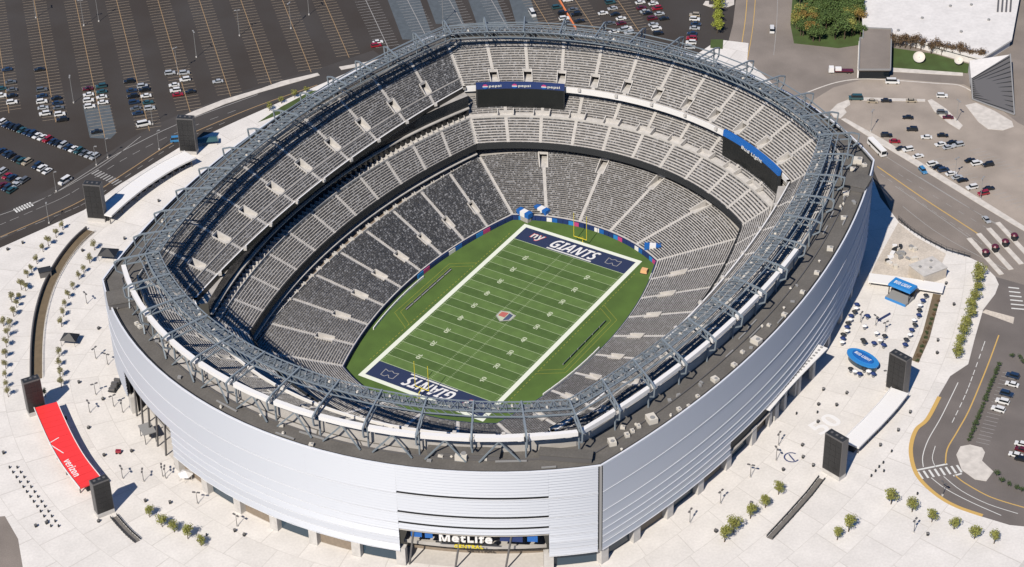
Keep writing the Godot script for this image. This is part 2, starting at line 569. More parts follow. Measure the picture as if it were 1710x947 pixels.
func stadium() -> void:
	var st := thing("stadium", "huge open football stadium with three seating tiers, steel ring truss and silver louvred facade", "stadium")
	# ---- lower bowl
	var low := tier(st, "lower_bowl")
	bank(low, LF, LB, 0, 9, 33, [8, 15])
	bank(low, LF, LB, 2, 9, 33, [8, 15])
	bank(low, LF, LB, 1, 5, 33, [25, 33])
	bank(low, LF, LB, 3, 5, 33, [25, 33])
	for s in 4:
		var w := MB.new()
		strip(w, FIELD, at_h(FIELD, 2.0), s, 20)
		strip(w, at_h(FIELD, 2.0), LF, s, 20)
		part(low, "field_wall", w, M.navy)
		var c := MB.new()
		strip(c, LB, LW, s, 20)
		part(low, "concourse_floor", c, M.concrete)
		var b := MB.new()
		strip(b, LW, at_h(LW, 17.0), s, 20)
		part(low, "concourse_wall", b, M.glass_dark)
	# club boxes along the back of the lower side stands
	for s in [0, 2]:
		for k in 26:
			var a := 0.03 + 0.94 * k / 26.0
			var b := 0.03 + 0.94 * (k + 0.82) / 26.0
			var K0 := off(LB, 0.2)
			var K1 := off(LB, 3.4)
			var mb := MB.new()
			for e in [[a, a + 0.0016], [b - 0.0016, b]]:
				var p := []
				for y in [0.05, 1.15]:
					for q in [[e[0], K0], [e[1], K0], [e[1], K1], [e[0], K1]]:
						var z := rp(q[1], s, q[0])
						p.append(Vector3(z.x, 10.2 + y, z.z))
				mb.hexa(p)
			var p2 := []
			for y in [0.05, 1.05]:
				for q in [[a, K0], [b, K0], [b, off(LB, 0.5)], [a, off(LB, 0.5)]]:
					var z := rp(q[1], s, q[0])
					p2.append(Vector3(z.x, 10.2 + y, z.z))
			mb.hexa(p2)
			part(low, "club_box", mb, M.concrete_light)
			var fl := MB.new()
			strip(fl, off(LB, 0.55, 10.34), off(LB, 3.3, 10.34), s, 1, a + 0.002, b - 0.002)
			part(low, "box_floor", fl, M.brown_panel)
	# ---- mezzanine
	var mez := tier(st, "mezzanine")
	bank(mez, MF, MBK, 0, 11, 12, [])
	bank(mez, MF, MBK, 2, 11, 12, [])
	bank(mez, MF, MBK, 1, 10, 10, [])
	bank(mez, MF, MBK, 3, 10, 10, [])
	bank(mez, MS, MR, 1, 10, 9, [])
	bank(mez, MS, MR, 3, 10, 9, [])
	for s in 4:
		var f := MB.new()
		strip(f, at_h(MF, 15.2), lev(MF, 1.0), s, 24)
		strip(f, lev(MF, 1.0), off(MF, 0.35, 18.0), s, 24)
		strip(f, off(MF, 0.35, 18.0), off(MF, 0.35, 17.0), s, 24)
		part(mez, "front_fascia", f, M.dark_steel)
		var u := MB.new()
		strip(u, at_h(MF, 15.2), at_h(LW, 17.0), s, 24)
		part(mez, "soffit", u, M.concrete)
		if s % 2 == 0:
			var r := MB.new()
			ring_bar(r, off(MF, -0.2, 13.4), s, 0.35, 0.4, 30)
			part(mez, "suite_rail", r, M.concrete_light)
			var fl := MB.new()
			strip(fl, off(MF, 0.0, 13.3), off(LW, 0, 13.3), s, 24)
			part(mez, "suite_floor", fl, M.concrete)
		# wall and walkway behind the rows
		var w := MB.new()
		strip(w, MBK, MS, s, 24)
		part(mez, "walkway", w, M.concrete_light)
		var pr := MB.new()
		ring_bar(pr, off(lev(MBK, 0.45), 0.2), s, 0.25, 0.95, 30)
		part(mez, "parapet", pr, M.concrete_light)
		if s % 2 == 0:
			var gw := MB.new()
			strip(gw, MS, at_h(MS, 32.5), s, 24)
			part(mez, "suite_glass", gw, M.glass_dark)
			var sl := MB.new()
			for k in 60:
				var t := 0.015 + 0.97 * k / 59.0
				var p := rp(MS, s, t)
				var q := rp(off(MBK, 0.9), s, t)
				sl.bar(Vector3(p.x, 24.0, p.z), Vector3(q.x, 23.9, q.z), 0.25, 1.2)
			part(mez, "suite_dividers", sl, M.concrete_light, "stuff")
			for hh in [27.6]:
				var e := MB.new()
				strip(e, off(MS, -1.2, hh), off(MS, 0.1, hh), s, 24)
				strip(e, off(MS, -1.2, hh - 0.4), off(MS, -1.2, hh), s, 24)
				part(mez, "floor_edge", e, M.concrete)
		else:
			var bw := MB.new()
			strip(bw, MR, at_h(MR, 34.0), s, 24)
			part(mez, "back_wall", bw, M.concrete)
			# light concrete walls of the stairs that rise through the walkway
			for k in range(1, 10):
				var t := k / 10.0
				var mb := MB.new()
				for d in [-0.022, 0.022]:
					var a := rp(off(MBK, 0.4), s, t + d)
					var b := rp(MS, s, t + d).lerp(rp(MR, s, t + d), 0.1)
					mb.bar(a + UP * 0.7, b + UP * 1.0, 0.3, 1.7)
				var c := rp(MS, s, t - 0.022) + UP * 0.6
				var c2 := rp(MS, s, t + 0.022) + UP * 0.6
				mb.bar(c, c2, 0.3, 1.7)
				part(mez, "stair_wall", mb, M.concrete_light)
	# ---- upper deck
	var up := tier(st, "upper_deck")
	bank(up, UF, UB, 0, 10, 24, [6, 12])
	bank(up, UF, UB, 2, 10, 24, [6, 12])
	bank(up, UF, UB, 1, 12, 19, [2, 7])
	bank(up, UF, UB, 3, 12, 19, [2, 7])
	for s in 4:
		var f := MB.new()
		strip(f, off(UF, -0.25, 32.2), off(UF, -0.25, 34.5), s, 24)
		strip(f, off(UF, -0.25, 34.5), off(UF, 0.25, 34.5), s, 24)
		strip(f, off(UF, 0.25, 34.5), off(UF, 0.25, 33.2), s, 24)
		part(up, "front_fascia", f, M.white)
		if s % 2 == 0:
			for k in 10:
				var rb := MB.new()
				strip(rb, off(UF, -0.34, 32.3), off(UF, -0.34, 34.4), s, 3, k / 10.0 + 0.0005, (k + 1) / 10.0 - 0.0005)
				part(up, "fascia_shade_panel", rb, M.screen)  # dark panel painted in for the shade on the side fascia
			var ca := MB.new()
			ring_bar(ca, lev(mixk(UF, UB, 0.235), 0.25), s, 0.35, 0.4, 40)
			part(up, "cross_aisle_wall", ca, M.concrete)
		var u := MB.new()
		if s % 2: strip(u, off(UF, -0.25, 32.2), at_h(MR, 33.8), s, 24)
		else: strip(u, off(UF, -0.25, 32.2), off(MS, 0.3, 32.5), s, 24)
		part(up, "soffit", u, M.concrete)
		for k in 11:
			var d := MB.new()
			var p := rp(off(UF, -0.5), s, (k + 0.0) / 10.0 if s % 2 == 0 else k / 10.0)
			d.box(p + Vector3(0, 0.3, 0), Vector3(1.2, 1.1, 1.2), atan2(p.x, p.z))
			part(up, "rail_box", d, M.concrete_light)
		# rear: parapet, back wall down to the roof of the outer ring
		var b := MB.new()
		strip(b, off(UB, 0.0), lev(UB, 1.1), s, 24)
		strip(b, lev(UB, 1.1), off(lev(UB, 1.1), 0.4), s, 24)
		strip(b, off(lev(UB, 1.1), 0.4), off(UB, 0.4, 42.0), s, 24)
		part(up, "back_wall", b, M.concrete)
	facade(st)
	truss(st)

# ------------------------------------------------------------------ facade, outer roof
const BANDS := [43.0, 32.4, 24.7, 20.4, 17.3, 14.5, 11.8, 9.0]

func t_of_x(K: Array, x: float) -> float:
	var sag: float = K[3] - K[1]
	var R: float = (K[0] * K[0] + sag * sag) / (2.0 * sag)
	var a := asin(K[0] / R)
	return (asin(x / R) / a + 1.0) / 2.0

func louvers(mb: MB, s: int, t0: float, t1: float, h0: float, h1: float, pitch: float) -> void:
	var n := maxi(1, roundi((h1 - h0) / pitch))
	var dh := (h1 - h0) / n
	for q in 5:
		var a := lerpf(t0, t1, q / 5.0)
		var b := lerpf(t0, t1, (q + 1) / 5.0)
		var ia := rp(FAC, s, a); var ib := rp(FAC, s, b)
		var oa := rp(off(FAC, 0.38), s, a); var ob := rp(off(FAC, 0.38), s, b)
		var n0 := arc_normal(FAC, s, a)
		var n1 := arc_normal(FAC, s, b)
		var dz := 0.38 / (dh * 0.78)
		var up0 := (n0 + UP * dz).normalized()
		var up1 := (n1 + UP * dz).normalized()
		for k in n:
			var y := h0 + k * dh
			var yb := y + dh * 0.22
			mb.quadn(Vector3(oa.x, yb, oa.z), Vector3(ob.x, yb, ob.z), Vector3(ib.x, y + dh, ib.z), Vector3(ia.x, y + dh, ia.z), up0, up1)
			mb.quad(Vector3(ia.x, yb, ia.z), Vector3(ib.x, yb, ib.z), Vector3(ob.x, yb, ob.z), Vector3(oa.x, yb, oa.z))

func arc_normal(K: Array, s: int, t: float) -> Vector3:
	var d := rp(K, s, t + 0.002) - rp(K, s, t - 0.002)
	d.y = 0
	return UP.cross(d).normalized() * -1.0

func facade(st: Node3D) -> void:
	var fc := tier(st, "facade")
	for s in 4:
		var cuts := []
		if s % 2:
			for x in [-98.0, -80.0, -63.0, -46.0, -30.7, -15.3, 0.0, 15.0, 30.0, 44.5, 58.0, 72.0, 85.7, 98.0]:
				cuts.append(t_of_x(FAC, x))
		else:
			for k in 14: cuts.append(k / 13.0)
		for k in cuts.size() - 1:
			var t0: float = cuts[k] + (0.004 if k == 0 else 0.00001)
			var t1: float = cuts[k + 1] - (0.004 if k == cuts.size() - 2 else 0.00001)
			var gate_a: bool = s == 1 and k >= 9 and k <= 11
			var gate_b: bool = s == 1 and k >= 1 and k <= 2
			for b in BANDS.size() - 1:
				if gate_a and b >= 4: continue
				if gate_b and b >= 3: continue
				if s == 2 and b >= 5 and k >= 4 and k <= 7: continue
				var mb := MB.new()
				louvers(mb, s, t0, t1, BANDS[b + 1] + (0.8 if gate_a else 0.02), BANDS[b] - 0.02, 1.1)
				part(fc, "louver_panel", mb, M.louver)
			# base: wall set back, pier at each joint
			if not gate_a and not gate_b:
				var w := MB.new()
				strip(w, off(FAC, -2.4, G - 0.2), off(FAC, -2.4, 9.6), s, 3, cuts[k], cuts[k + 1])
				part(fc, "base_wall", w, M.brown_panel if k % 2 else M.glass_blue)
				var so := MB.new()
				strip(so, off(FAC, -2.4, 9.0), off(FAC, 0.0, 9.0), s, 3, cuts[k], cuts[k + 1])
				part(fc, "soffit", so, M.concrete)
			else:
				var w := MB.new()
				strip(w, off(FAC, -9.0, G - 0.2), off(FAC, -9.0, 22.0), s, 4, cuts[k], cuts[k + 1])
				part(fc, "gate_wall", w, M.brown_panel)
				for gk in 3:
					var gl := MB.new()
					var hh := [4.0, 10.0, 15.5]
					strip(gl, off(FAC, -8.85, hh[gk]), off(FAC, -8.85, hh[gk] + 3.6), s, 3, lerpf(cuts[k], cuts[k + 1], 0.06), lerpf(cuts[k], cuts[k + 1], 0.94))
					part(fc, "gate_window", gl, M.glass_dark)
				var lg := MB.new()
				strip(lg, off(FAC, -9.0, 9.0), off(FAC, -4.5, 9.0), s, 4, cuts[k], cuts[k + 1])
				strip(lg, off(FAC, -4.5, 8.4), off(FAC, -4.5, 9.8), s, 4, cuts[k], cuts[k + 1])
				part(fc, "gate_terrace", lg, M.concrete)
				for gk in (1 if gate_a else 3):
					var sx := MB.new()
					var tt := lerpf(cuts[k], cuts[k + 1], (gk + 0.5) / 3.0)
					var p := rp(off(FAC, -1.2), s, tt)
					var q := rp(off(FAC, -1.2), s, lerpf(cuts[k], cuts[k + 1], (gk + 1.0) / 3.0))
					sx.bar(Vector3(p.x, G, p.z), Vector3(q.x, 20.0, q.z), 0.5, 0.5)
					part(fc, "gate_strut", sx, M.pylon_side)
				var ce := MB.new()
				strip(ce, off(FAC, -9.0, 21.0), off(FAC, -0.1, 17.4 if gate_a else 20.6), s, 4, cuts[k], cuts[k + 1])
				part(fc, "gate_soffit", ce, M.concrete)
			# dark sheet painting in the unlit interior behind slots and seams
			var bk := MB.new()
			var lowest := 9.0
			if gate_a: lowest = 17.4
			if gate_b: lowest = 20.5
			strip(bk, off(FAC, -0.9, lowest), off(FAC, -0.9, 42.9), s, 3, cuts[k], cuts[k + 1])
			part(fc, "cavity_wall", bk, M.dark_steel)
			var pier := MB.new()
			var pp := rp(off(FAC, -1.3), s, clampf(cuts[k], 0.008, 0.992))
			var top := 9.6
			if gate_a and k > 9: continue
			if gate_b and k > 1: continue
			pier.box(Vector3(pp.x, G - 0.1, pp.z), Vector3(3.0, top - G, 2.2), (rp(FAC, s, cuts[k] + 0.01) - rp(FAC, s, maxf(cuts[k] - 0.01, 0))).signed_angle_to(Vector3.RIGHT, -UP))
			part(fc, "pier", pier, M.concrete_light)
		# coping along the top edge and corner post
		var cp := MB.new()
		ring_bar(cp, off(FAC, 0.05, 43.05), s, 0.5, 0.35, 30)
		part(fc, "coping", cp, M.louver_edge)
		for b in range(1, BANDS.size()):
			var ld := MB.new()
			if s == 1 and b >= 3:
				ring_bar(ld, off(FAC, 0.4, BANDS[b]), s, 0.26, 0.09, 10, t_of_x(FAC, -46.0), t_of_x(FAC, 44.5))
				part(fc, "band_ledge", ld, M.louver_edge)
				ld = MB.new()
				ring_bar(ld, off(FAC, 0.4, BANDS[b]), s, 0.26, 0.09, 3, t_of_x(FAC, 85.7), 0.996)
			elif s == 2 and b >= 6:
				ring_bar(ld, off(FAC, 0.4, BANDS[b]), s, 0.26, 0.09, 10, 0.004, 4.0 / 13.0)
				part(fc, "band_ledge", ld, M.louver_edge)
				ld = MB.new()
				ring_bar(ld, off(FAC, 0.4, BANDS[b]), s, 0.26, 0.09, 10, 8.0 / 13.0, 0.996)
			else:
				ring_bar(ld, off(FAC, 0.4, BANDS[b]), s, 0.26, 0.09, 36, 0.004, 0.996)
			part(fc, "band_ledge", ld, M.louver_edge)
		var post := MB.new()
		var c0 := rp(off(FAC, -0.1, 9.0), s, 0.0)
		post.box(c0, Vector3(0.7, 34.0, 0.7), PI / 4)
		part(fc, "corner_post", post, M.unit_grey)  # darker grey paints in the shade of the corner chamfer
	# roof of the outer ring
	var rf := tier(st, "outer_roof")
	for s in 4:
		for k in 13:
			var mb := MB.new()
			strip(mb, off(FAC, -0.3, 42.1), off(FAC, -6.4, 42.25), s, 2, k / 13.0, (k + 1) / 13.0)
			part(rf, "roof_panel", mb, M.roof_membrane)
			var m2 := MB.new()
			strip(m2, off(FAC, -6.4, 42.25), at_h(off(UB, 0.3), 42.35), s, 2, k / 13.0, (k + 1) / 13.0)
			part(rf, "roof_walk", m2, M.roof_membrane)
		if s == 1:   # pale concrete slabs of the open concourse behind the end stand
			for k in 7:
				var ds := MB.new()
				strip(ds, off(FAC, -7.2, 42.42), off(UB, 1.0, 42.46), s, 3, 0.2 + k * 0.075, 0.272 + k * 0.075)
				part(rf, "concourse_slab", ds, M.concrete)
		var k2 := MB.new()
		ring_bar(k2, off(FAC, -6.4, 42.5), s, 0.35, 0.6, 26)
		part(rf, "roof_kerb", k2, M.pylon_side)
		var par := MB.new()
		ring_bar(par, off(FAC, -0.7, 42.4), s, 0.3, 0.8, 26)
		part(rf, "parapet", par, M.dark_steel)

# ------------------------------------------------------------------ steel ring truss with floodlights
func truss(st: Node3D) -> void:
	var tr := tier(st, "ring_truss")
	for s in 4:
		var nb := 13 if s % 2 == 0 else 12
		for k in nb:
			var t0 := float(k) / nb
			var t1 := float(k + 1) / nb
			var dk := MB.new()
			for e in [[0.3, 1.9], [2.7, 4.4]]:
				strip(dk, off(TI, e[0], 53.3), off(TI, e[1], 53.3), s, 2, t0, t1)
				strip(dk, off(TI, e[0], 53.15), off(TI, e[1], 53.15), s, 2, t0, t1)
			part(tr, "catwalk", dk, M.steel_deck)
			var md := MB.new()
			md.bar(rp(off(TI, 7.0, 53.7), s, t0), rp(off(TI, 7.0, 53.7), s, t1), 0.3, 0.3)
			part(tr, "purlin", md, M.steel)
			var ch := MB.new()
			for e in [[0.0, 54.0], [4.8, 54.0], [0.3, 51.4], [4.5, 51.4]]:
				for q in 2:
					ch.bar(rp(off(TI, e[0], e[1]), s, lerpf(t0, t1, q / 2.0)), rp(off(TI, e[0], e[1]), s, lerpf(t0, t1, (q + 1) / 2.0)), 0.32, 0.32)
			part(tr, "chord", ch, M.steel)
			var la := MB.new()
			for q in 6:
				var a := lerpf(t0, t1, q / 6.0)
				var b := lerpf(t0, t1, (q + 1) / 6.0)
				var i0 := rp(off(TI, 0.0, 54.0), s, a); var i1 := rp(off(TI, 0.0, 54.0), s, b)
				var o0 := rp(off(TI, 4.8, 54.0), s, a); var o1 := rp(off(TI, 4.8, 54.0), s, b)
				la.bar(i0, o1 if q % 2 else o0, 0.15, 0.15)
				la.bar(o0 if q % 2 else i0, i1 if q % 2 else o1, 0.16, 0.16)
				var l0 := rp(off(TI, 0.3, 51.4), s, a)
				var m0 := rp(off(TI, 4.5, 51.4), s, b)
				la.bar(l0, i1, 0.15, 0.15)
				la.bar(o0, m0, 0.15, 0.15)
			part(tr, "lattice", la, M.steel)
			for q in 3:
				var t := lerpf(t0, t1, (q + 0.7) / 3.4)
				var p := rp(off(TI, 1.2 + 1.3 * (q % 2), 53.32), s, t)
				var fx := MB.new()
				fx.taper(p, Vector3(0.9, 0.5, 0.7), Vector2(0.7, 0.5), -atan2(p.z, p.x))
				part(tr, "floodlight", fx, M.unit if (q + k) % 4 == 0 else M.unit_grey)
			# white ring beam over the sunlit end and its neighbour; a slim steel rail elsewhere
			var wb := MB.new()
			if s == 0 or s == 3 or (s == 2 and t0 > 0.6):
				wb.bar(rp(off(OB, 0.0, 51.2), s, t0), rp(off(OB, 0.0, 51.2), s, t1), 0.35, 0.35)
				part(tr, "ring_rail", wb, M.steel)
				continue
			for q in 2:
				var a := lerpf(t0 + 0.004, t1 - 0.004, q / 2.0)
				var b := lerpf(t0 + 0.004, t1 - 0.004, (q + 1) / 2.0)
				var p := []
				for y in [49.9, 51.4]:
					for e in [[a, 0.75], [b, 0.75], [b, -0.75], [a, -0.75]]:
						var z := rp(off(OB, e[1]), s, e[0])
						p.append(Vector3(z.x, y, z.z))
				wb.hexa(p)
			part(tr, "ring_beam", wb, M.white)
		for k in nb + 1:
			if k == nb: continue
			var t := float(k) / nb
			var mb := MB.new()
			var pi := rp(at_h(TI, 54.3), s, t)
			var po := rp(at_h(OB, 53.4), s, t)
			var d := po - pi
			d.y = 0
			d = d.normalized()
			var hook := po + d * 2.9 + Vector3(0, -1.1, 0)
			var low := po + d * 2.5 + Vector3(0, -4.6, 0)
			var foot := po + d * 0.2 + Vector3(0, -6.2, 0)
			mb.bar(pi, po, 0.5, 0.5)
			mb.bar(pi + Vector3(0, -2.6, 0), po + Vector3(0, -2.6, 0), 0.4, 0.4)
			mb.bar(po, hook, 0.5, 0.5)
			mb.bar(hook, low, 0.45, 0.45)
			mb.bar(low, foot, 0.45, 0.45)
			mb.bar(po - d * 1.0, Vector3(foot.x, 42.3, foot.z) - d * 1.0, 0.45, 0.45)
			for q in 3:
				var a := pi.lerp(po, q / 3.0)
				var b := pi.lerp(po, (q + 1) / 3.0) + Vector3(0, -2.6, 0)
				mb.bar(a, b, 0.2, 0.2)
			part(tr, "radial_frame", mb, M.steel)
			if s == 1 and k < nb - 1:
				var br := MB.new()
				var t2 := float(k + 1) / nb
				var a2 := rp(at_h(OB, 49.4), s, (t + t2) / 2)
				br.bar(a2, rp(off(OB, 1.5, 42.6), s, t + 0.01), 0.4, 0.4)
				br.bar(a2, rp(off(OB, 1.5, 42.6), s, t2 - 0.01), 0.4, 0.4)
				part(tr, "brace", br, M.steel)

# ------------------------------------------------------------------ lettering
func font(bold := true) -> Font:
	var k := "font_b" if bold else "font"
	if not shared.has(k):
		var sf := SystemFont.new()
		sf.font_names = PackedStringArray(["Droid Sans"])
		sf.font_weight = 700 if bold else 400
		shared[k] = sf
	return shared[k]

func word(parent: Node, called: String, text: String, m: Material, width: float, height: float, frame: Transform3D, slant := 0.0, depth := 0.04) -> MeshInstance3D:
	var tm := TextMesh.new()
	tm.text = text
	tm.font = font()
	tm.font_size = 64
	tm.pixel_size = 0.01
	tm.depth = depth
	tm.curve_step = 4.0
	tm.material = m
	var bb := tm.get_aabb()
	var sx := width / maxf(bb.size.x, 0.01)
	var sy := height / maxf(bb.size.y, 0.01)
	var c := bb.get_center()
	var bs := Basis(Vector3(sx, 0, 0), Vector3(slant * sy, sy, 0), Vector3(0, 0, 1))
	var o := MeshInstance3D.new()
	o.mesh = tm
	o.name = called
	o.transform = frame * Transform3D(bs, -(bs * Vector3(c.x, c.y, 0)))
	parent.add_child(o, true)
	return o

func on_ground(p: Vector3, yaw := 0.0) -> Transform3D:   # text lying on its back, its top towards -z for yaw 0
	return Transform3D(Basis(UP, yaw) * Basis(Vector3.RIGHT, -PI / 2), p)

# ------------------------------------------------------------------ playing field
func playing_field() -> void:
	var base := MB.new()
	var ring := PackedVector2Array()
	for s in 4:
		for k in 16:
			var p := rp(FIELD, s, k / 16.0)
			ring.append(Vector2(p.x, p.z))
	base.flat(ring, 0.0)
	var f := struct("field", base, M.turf_edge)
	var W := 24.384
	var L := 54.864
	var yd := 0.9144
	for k in 20:
		var mb := MB.new()
		var z0 := -45.72 + k * 5 * yd
		mb.flat(PackedVector2Array([Vector2(-W, z0), Vector2(W, z0), Vector2(W, z0 + 5 * yd), Vector2(-W, z0 + 5 * yd)]), 0.03)
		part(f, "turf_strip", mb, M.turf_light if k % 2 else M.turf_dark)
	for sg in [-1, 1]:
		var mb := MB.new()
		var a: float = sg * 45.72
		var b: float = sg * L
		mb.flat(PackedVector2Array([Vector2(-W, a), Vector2(W, a), Vector2(W, b), Vector2(-W, b)]), 0.03)
		part(f, "end_zone", mb, M.navy)
	var bd := 1.83
	for e in [[-W - bd, -L - bd, W + bd, -L], [-W - bd, L, W + bd, L + bd], [-W - bd, -L, -W, L], [W, -L, W + bd, L]]:
		var mb := MB.new()
		mb.flat(PackedVector2Array([Vector2(e[0], e[1]), Vector2(e[2], e[1]), Vector2(e[2], e[3]), Vector2(e[0], e[3])]), 0.05)
		part(f, "white_border", mb, M.chalk)
	for k in 21:
		var mb := MB.new()
		var z := -45.72 + k * 5 * yd
		var w := 0.3 if k == 0 or k == 20 else 0.19
		mb.flat(PackedVector2Array([Vector2(-W, z - w / 2), Vector2(W, z - w / 2), Vector2(W, z + w / 2), Vector2(-W, z + w / 2)]), 0.06)
		part(f, "yard_line", mb, M.chalk_thin)
	var hm := MB.new()
	for k in 100:
		for x in [-2.82, 2.82, -W + 0.6, W - 0.6]:
			var z := -45.72 + (k + 0.5) * yd
			hm.flat(PackedVector2Array([Vector2(x - 0.35, z - 0.08), Vector2(x + 0.35, z - 0.08), Vector2(x + 0.35, z + 0.08), Vector2(x - 0.35, z + 0.08)]), 0.055)
	part(f, "hash_marks", hm, M.chalk_thin, "stuff")
	var nums := ["10", "20", "30", "40", "50", "40", "30", "20", "10"]
	for k in 9:
		var z := (k - 4) * 10 * yd
		for sg in [-1, 1]:
			word(f, "yard_number", nums[k], M.chalk_number, 3.0, 1.7, on_ground(Vector3(sg * 13.5, 0.07, z), PI / 2 * sg))
	# end zone lettering and emblems
	for sg in [-1, 1]:
		var yaw := 0.0 if sg < 0 else PI
		var zc: float = sg * 50.6
		word(f, "lettering", "GIANTS", M.white, 19.5, 5.8, on_ground(Vector3(0, 0.07, zc), yaw), 0.28)
		var u := MB.new()
		stripe(u, Vector3(-10.2, 0, sg * 46.7), Vector3(9.4, 0, sg * 46.7), 0.75, 0.075)
		part(f, "underline", u, M.paint)
		word(f, "emblem_edge", "ny", M.red, 5.6, 4.6, on_ground(Vector3(-17.0 if sg < 0 else 17.0, 0.06, zc), yaw), 0.15)
		word(f, "emblem", "ny", M.paint, 5.0, 4.0, on_ground(Vector3(-17.0 if sg < 0 else 17.0, 0.09, zc), yaw), 0.15)
		var g := MB.new()
		var x0: float = 16.9 if sg < 0 else -16.9
		var q := [Vector3(x0 - 2.8, 0, zc - 1.9), Vector3(x0 - 1.2, 0, zc - 1.2), Vector3(x0, 0, zc - 2.0), Vector3(x0 + 1.2, 0, zc - 1.2), Vector3(x0 + 2.8, 0, zc - 1.9), Vector3(x0 + 2.6, 0, zc + 1.7), Vector3(x0 + 1.0, 0, zc + 1.9), Vector3(x0, 0, zc + 0.6), Vector3(x0 - 1.0, 0, zc + 1.9), Vector3(x0 - 2.6, 0, zc + 1.7), Vector3(x0 - 2.8, 0, zc - 1.9)]
		ribbon(g, q, 0.28, 0.07)
		part(f, "emblem_outline", g, M.paint_grey)
	# shield at midfield
	for e in [[3.7, M.paint_grey, 0.08], [3.2, M.chalk_number, 0.1]]:
		var s := MB.new()
		s.flat(shield(e[0]), e[2])
		part(f, "shield", s, e[1])
	var rd := MB.new()
	rd.flat(PackedVector2Array([Vector2(-2.5, 1.0), Vector2(-2.5, -1.7), Vector2(0.2, -2.3), Vector2(0.2, 1.0)]), 0.12)
	part(f, "shield_field", rd, M.faded_red)
	var bl := MB.new()
	bl.flat(PackedVector2Array([Vector2(0.5, 1.2), Vector2(0.5, -2.2), Vector2(2.4, -1.7), Vector2(2.4, 1.4), Vector2(0.6, 2.9)]), 0.12)
	part(f, "shield_field", bl, M.faded_navy)
	# team areas beside the pitch, outlined in thin paint
	for sg in [-1, 1]:
		var mb := MB.new()
		var xi := 27.6
		var xo := 35.0
		var q := []
		for c in [[xi, -22.0], [xo, -17.0], [xo, 17.0], [xi, 22.0]]: q.append(Vector3(sg * c[0], 0, c[1]))
		ribbon(mb, q, 0.16, 0.02)
		var q2 := []
		for c in [[xi, -24.5], [xo + 1.6, -18.5], [xo + 1.6, 18.5], [xi, 24.5]]: q2.append(Vector3(sg * c[0], 0, c[1]))
		ribbon(mb, q2, 0.16, 0.02)
		ribbon(mb, [Vector3(sg * 27.8, 0, -48), Vector3(sg * 27.8, 0, 48)], 0.25, 0.02, 1.0, 1.0)
		part(f, "team_area_line", mb, M.turf_yellow)
	# benches of the teams
	for sg in [-1, 1]:
		for k in 6:
			var z := -13.0 + k * 5.2
			var bn := thing("team_bench", "long grey team bench on the turf below the %s side stand" % ["shaded", "sunlit"][(sg + 1) / 2], "bench", Vector3(sg * 33.6, 0, z), 0.0, "team benches along the sidelines")
			var seat := MB.new()
			seat.box(Vector3(0, 0.42, 0), Vector3(0.45, 0.08, 4.6))
			part(bn, "seat", seat, M.unit_grey)
			var back := MB.new()
			back.box(Vector3(sg * 0.25, 0.5, 0), Vector3(0.08, 0.5, 4.6))
			part(bn, "backrest", back, M.glass_blue)
			for lz in [-2.0, 2.0]:
				var leg := MB.new()
				leg.box(Vector3(0, 0, lz), Vector3(0.4, 0.42, 0.1))
				part(bn, "leg", leg, M.dark_steel)
	# goal posts
	for sg in [-1, 1]:
		var gp := thing("goal_post", "yellow goal post behind the %s" % ["end zone under the blue scoreboard banners", "end zone under the shaded stand"][(sg + 1) / 2], "goal post", Vector3(0, 0, sg * (L + 2.0)))
		var c := MB.new()
		c.tube(Vector3(0, 0, 0), Vector3(0, 2.4, 0), 0.16, 8)
		c.tube(Vector3(0, 2.4, 0), Vector3(0, 3.05, -sg * 2.0), 0.16, 8)
		part(gp, "gooseneck", c, M.yellow)
		var cr := MB.new()
		cr.tube(Vector3(-2.82, 3.05, -sg * 2.0), Vector3(2.82, 3.05, -sg * 2.0), 0.14, 8)
		part(gp, "crossbar", cr, M.yellow)
		for x in [-2.82, 2.82]:
			var u := MB.new()
			u.tube(Vector3(x, 3.0, -sg * 2.0), Vector3(x, 13.7, -sg * 2.0), 0.12, 6)
			part(gp, "upright", u, M.yellow)
	# padded boards along the field wall
	var pads := ["navy_banner", "navy_banner", "sky_blue", "navy_banner", "white", "navy_banner", "magenta", "navy_banner", "blue"]
	for s in [3, 0, 2]:
		for k in 30:
			var t0 := k / 30.0
			if s == 0 and t0 > 0.46: continue
			if s == 2 and t0 < 0.9: continue
			var mb := MB.new()
			var A := off(FIELD, -0.32, 0.05)
			var p := []
			for y in [0.05, 1.75]:
				for e in [[t0 + 0.001, -0.32], [t0 + 0.0322, -0.32], [t0 + 0.0322, -0.06], [t0 + 0.001, -0.06]]:
					var z := rp(off(FIELD, e[1]), s, e[0])
					p.append(Vector3(z.x, y, z.z))
			mb.hexa(p)
			var key: String = pads[(k * 5 + s * 2) % pads.size()]
			var nm: String = {"navy_banner": "dark navy", "sky_blue": "bright blue", "white": "white", "magenta": "magenta", "blue": "royal blue"}[key]
			solo("banner_board", mb, M[key], "%s padded board on the field wall %s" % [nm, {3: "behind the goal post of the scoreboard end", 0: "below the shaded side stand", 2: "at the corner by the orange crate"}[s]], "banner", "padded boards on the field wall")
	# low white boards in front of the side stands
	for e in [[2, 0.2, 0.5], [0, 0.45, 0.78]]:
		for k in 8:
			var mb := MB.new()
			var t0 := lerpf(e[1], e[2], k / 8.0)
			var t1 := lerpf(e[1], e[2], (k + 0.94) / 8.0)
			mb.bar(rp(off(FIELD, -1.6, 0.5), e[0], t0), rp(off(FIELD, -1.6, 0.5), e[0], t1), 0.35, 1.0)
			solo("sideline_board", mb, M.white, "low white board along the sideline below the %s" % ["shaded", "", "sunlit"][e[0]] + " side stand", "board", "white boards along the sidelines")
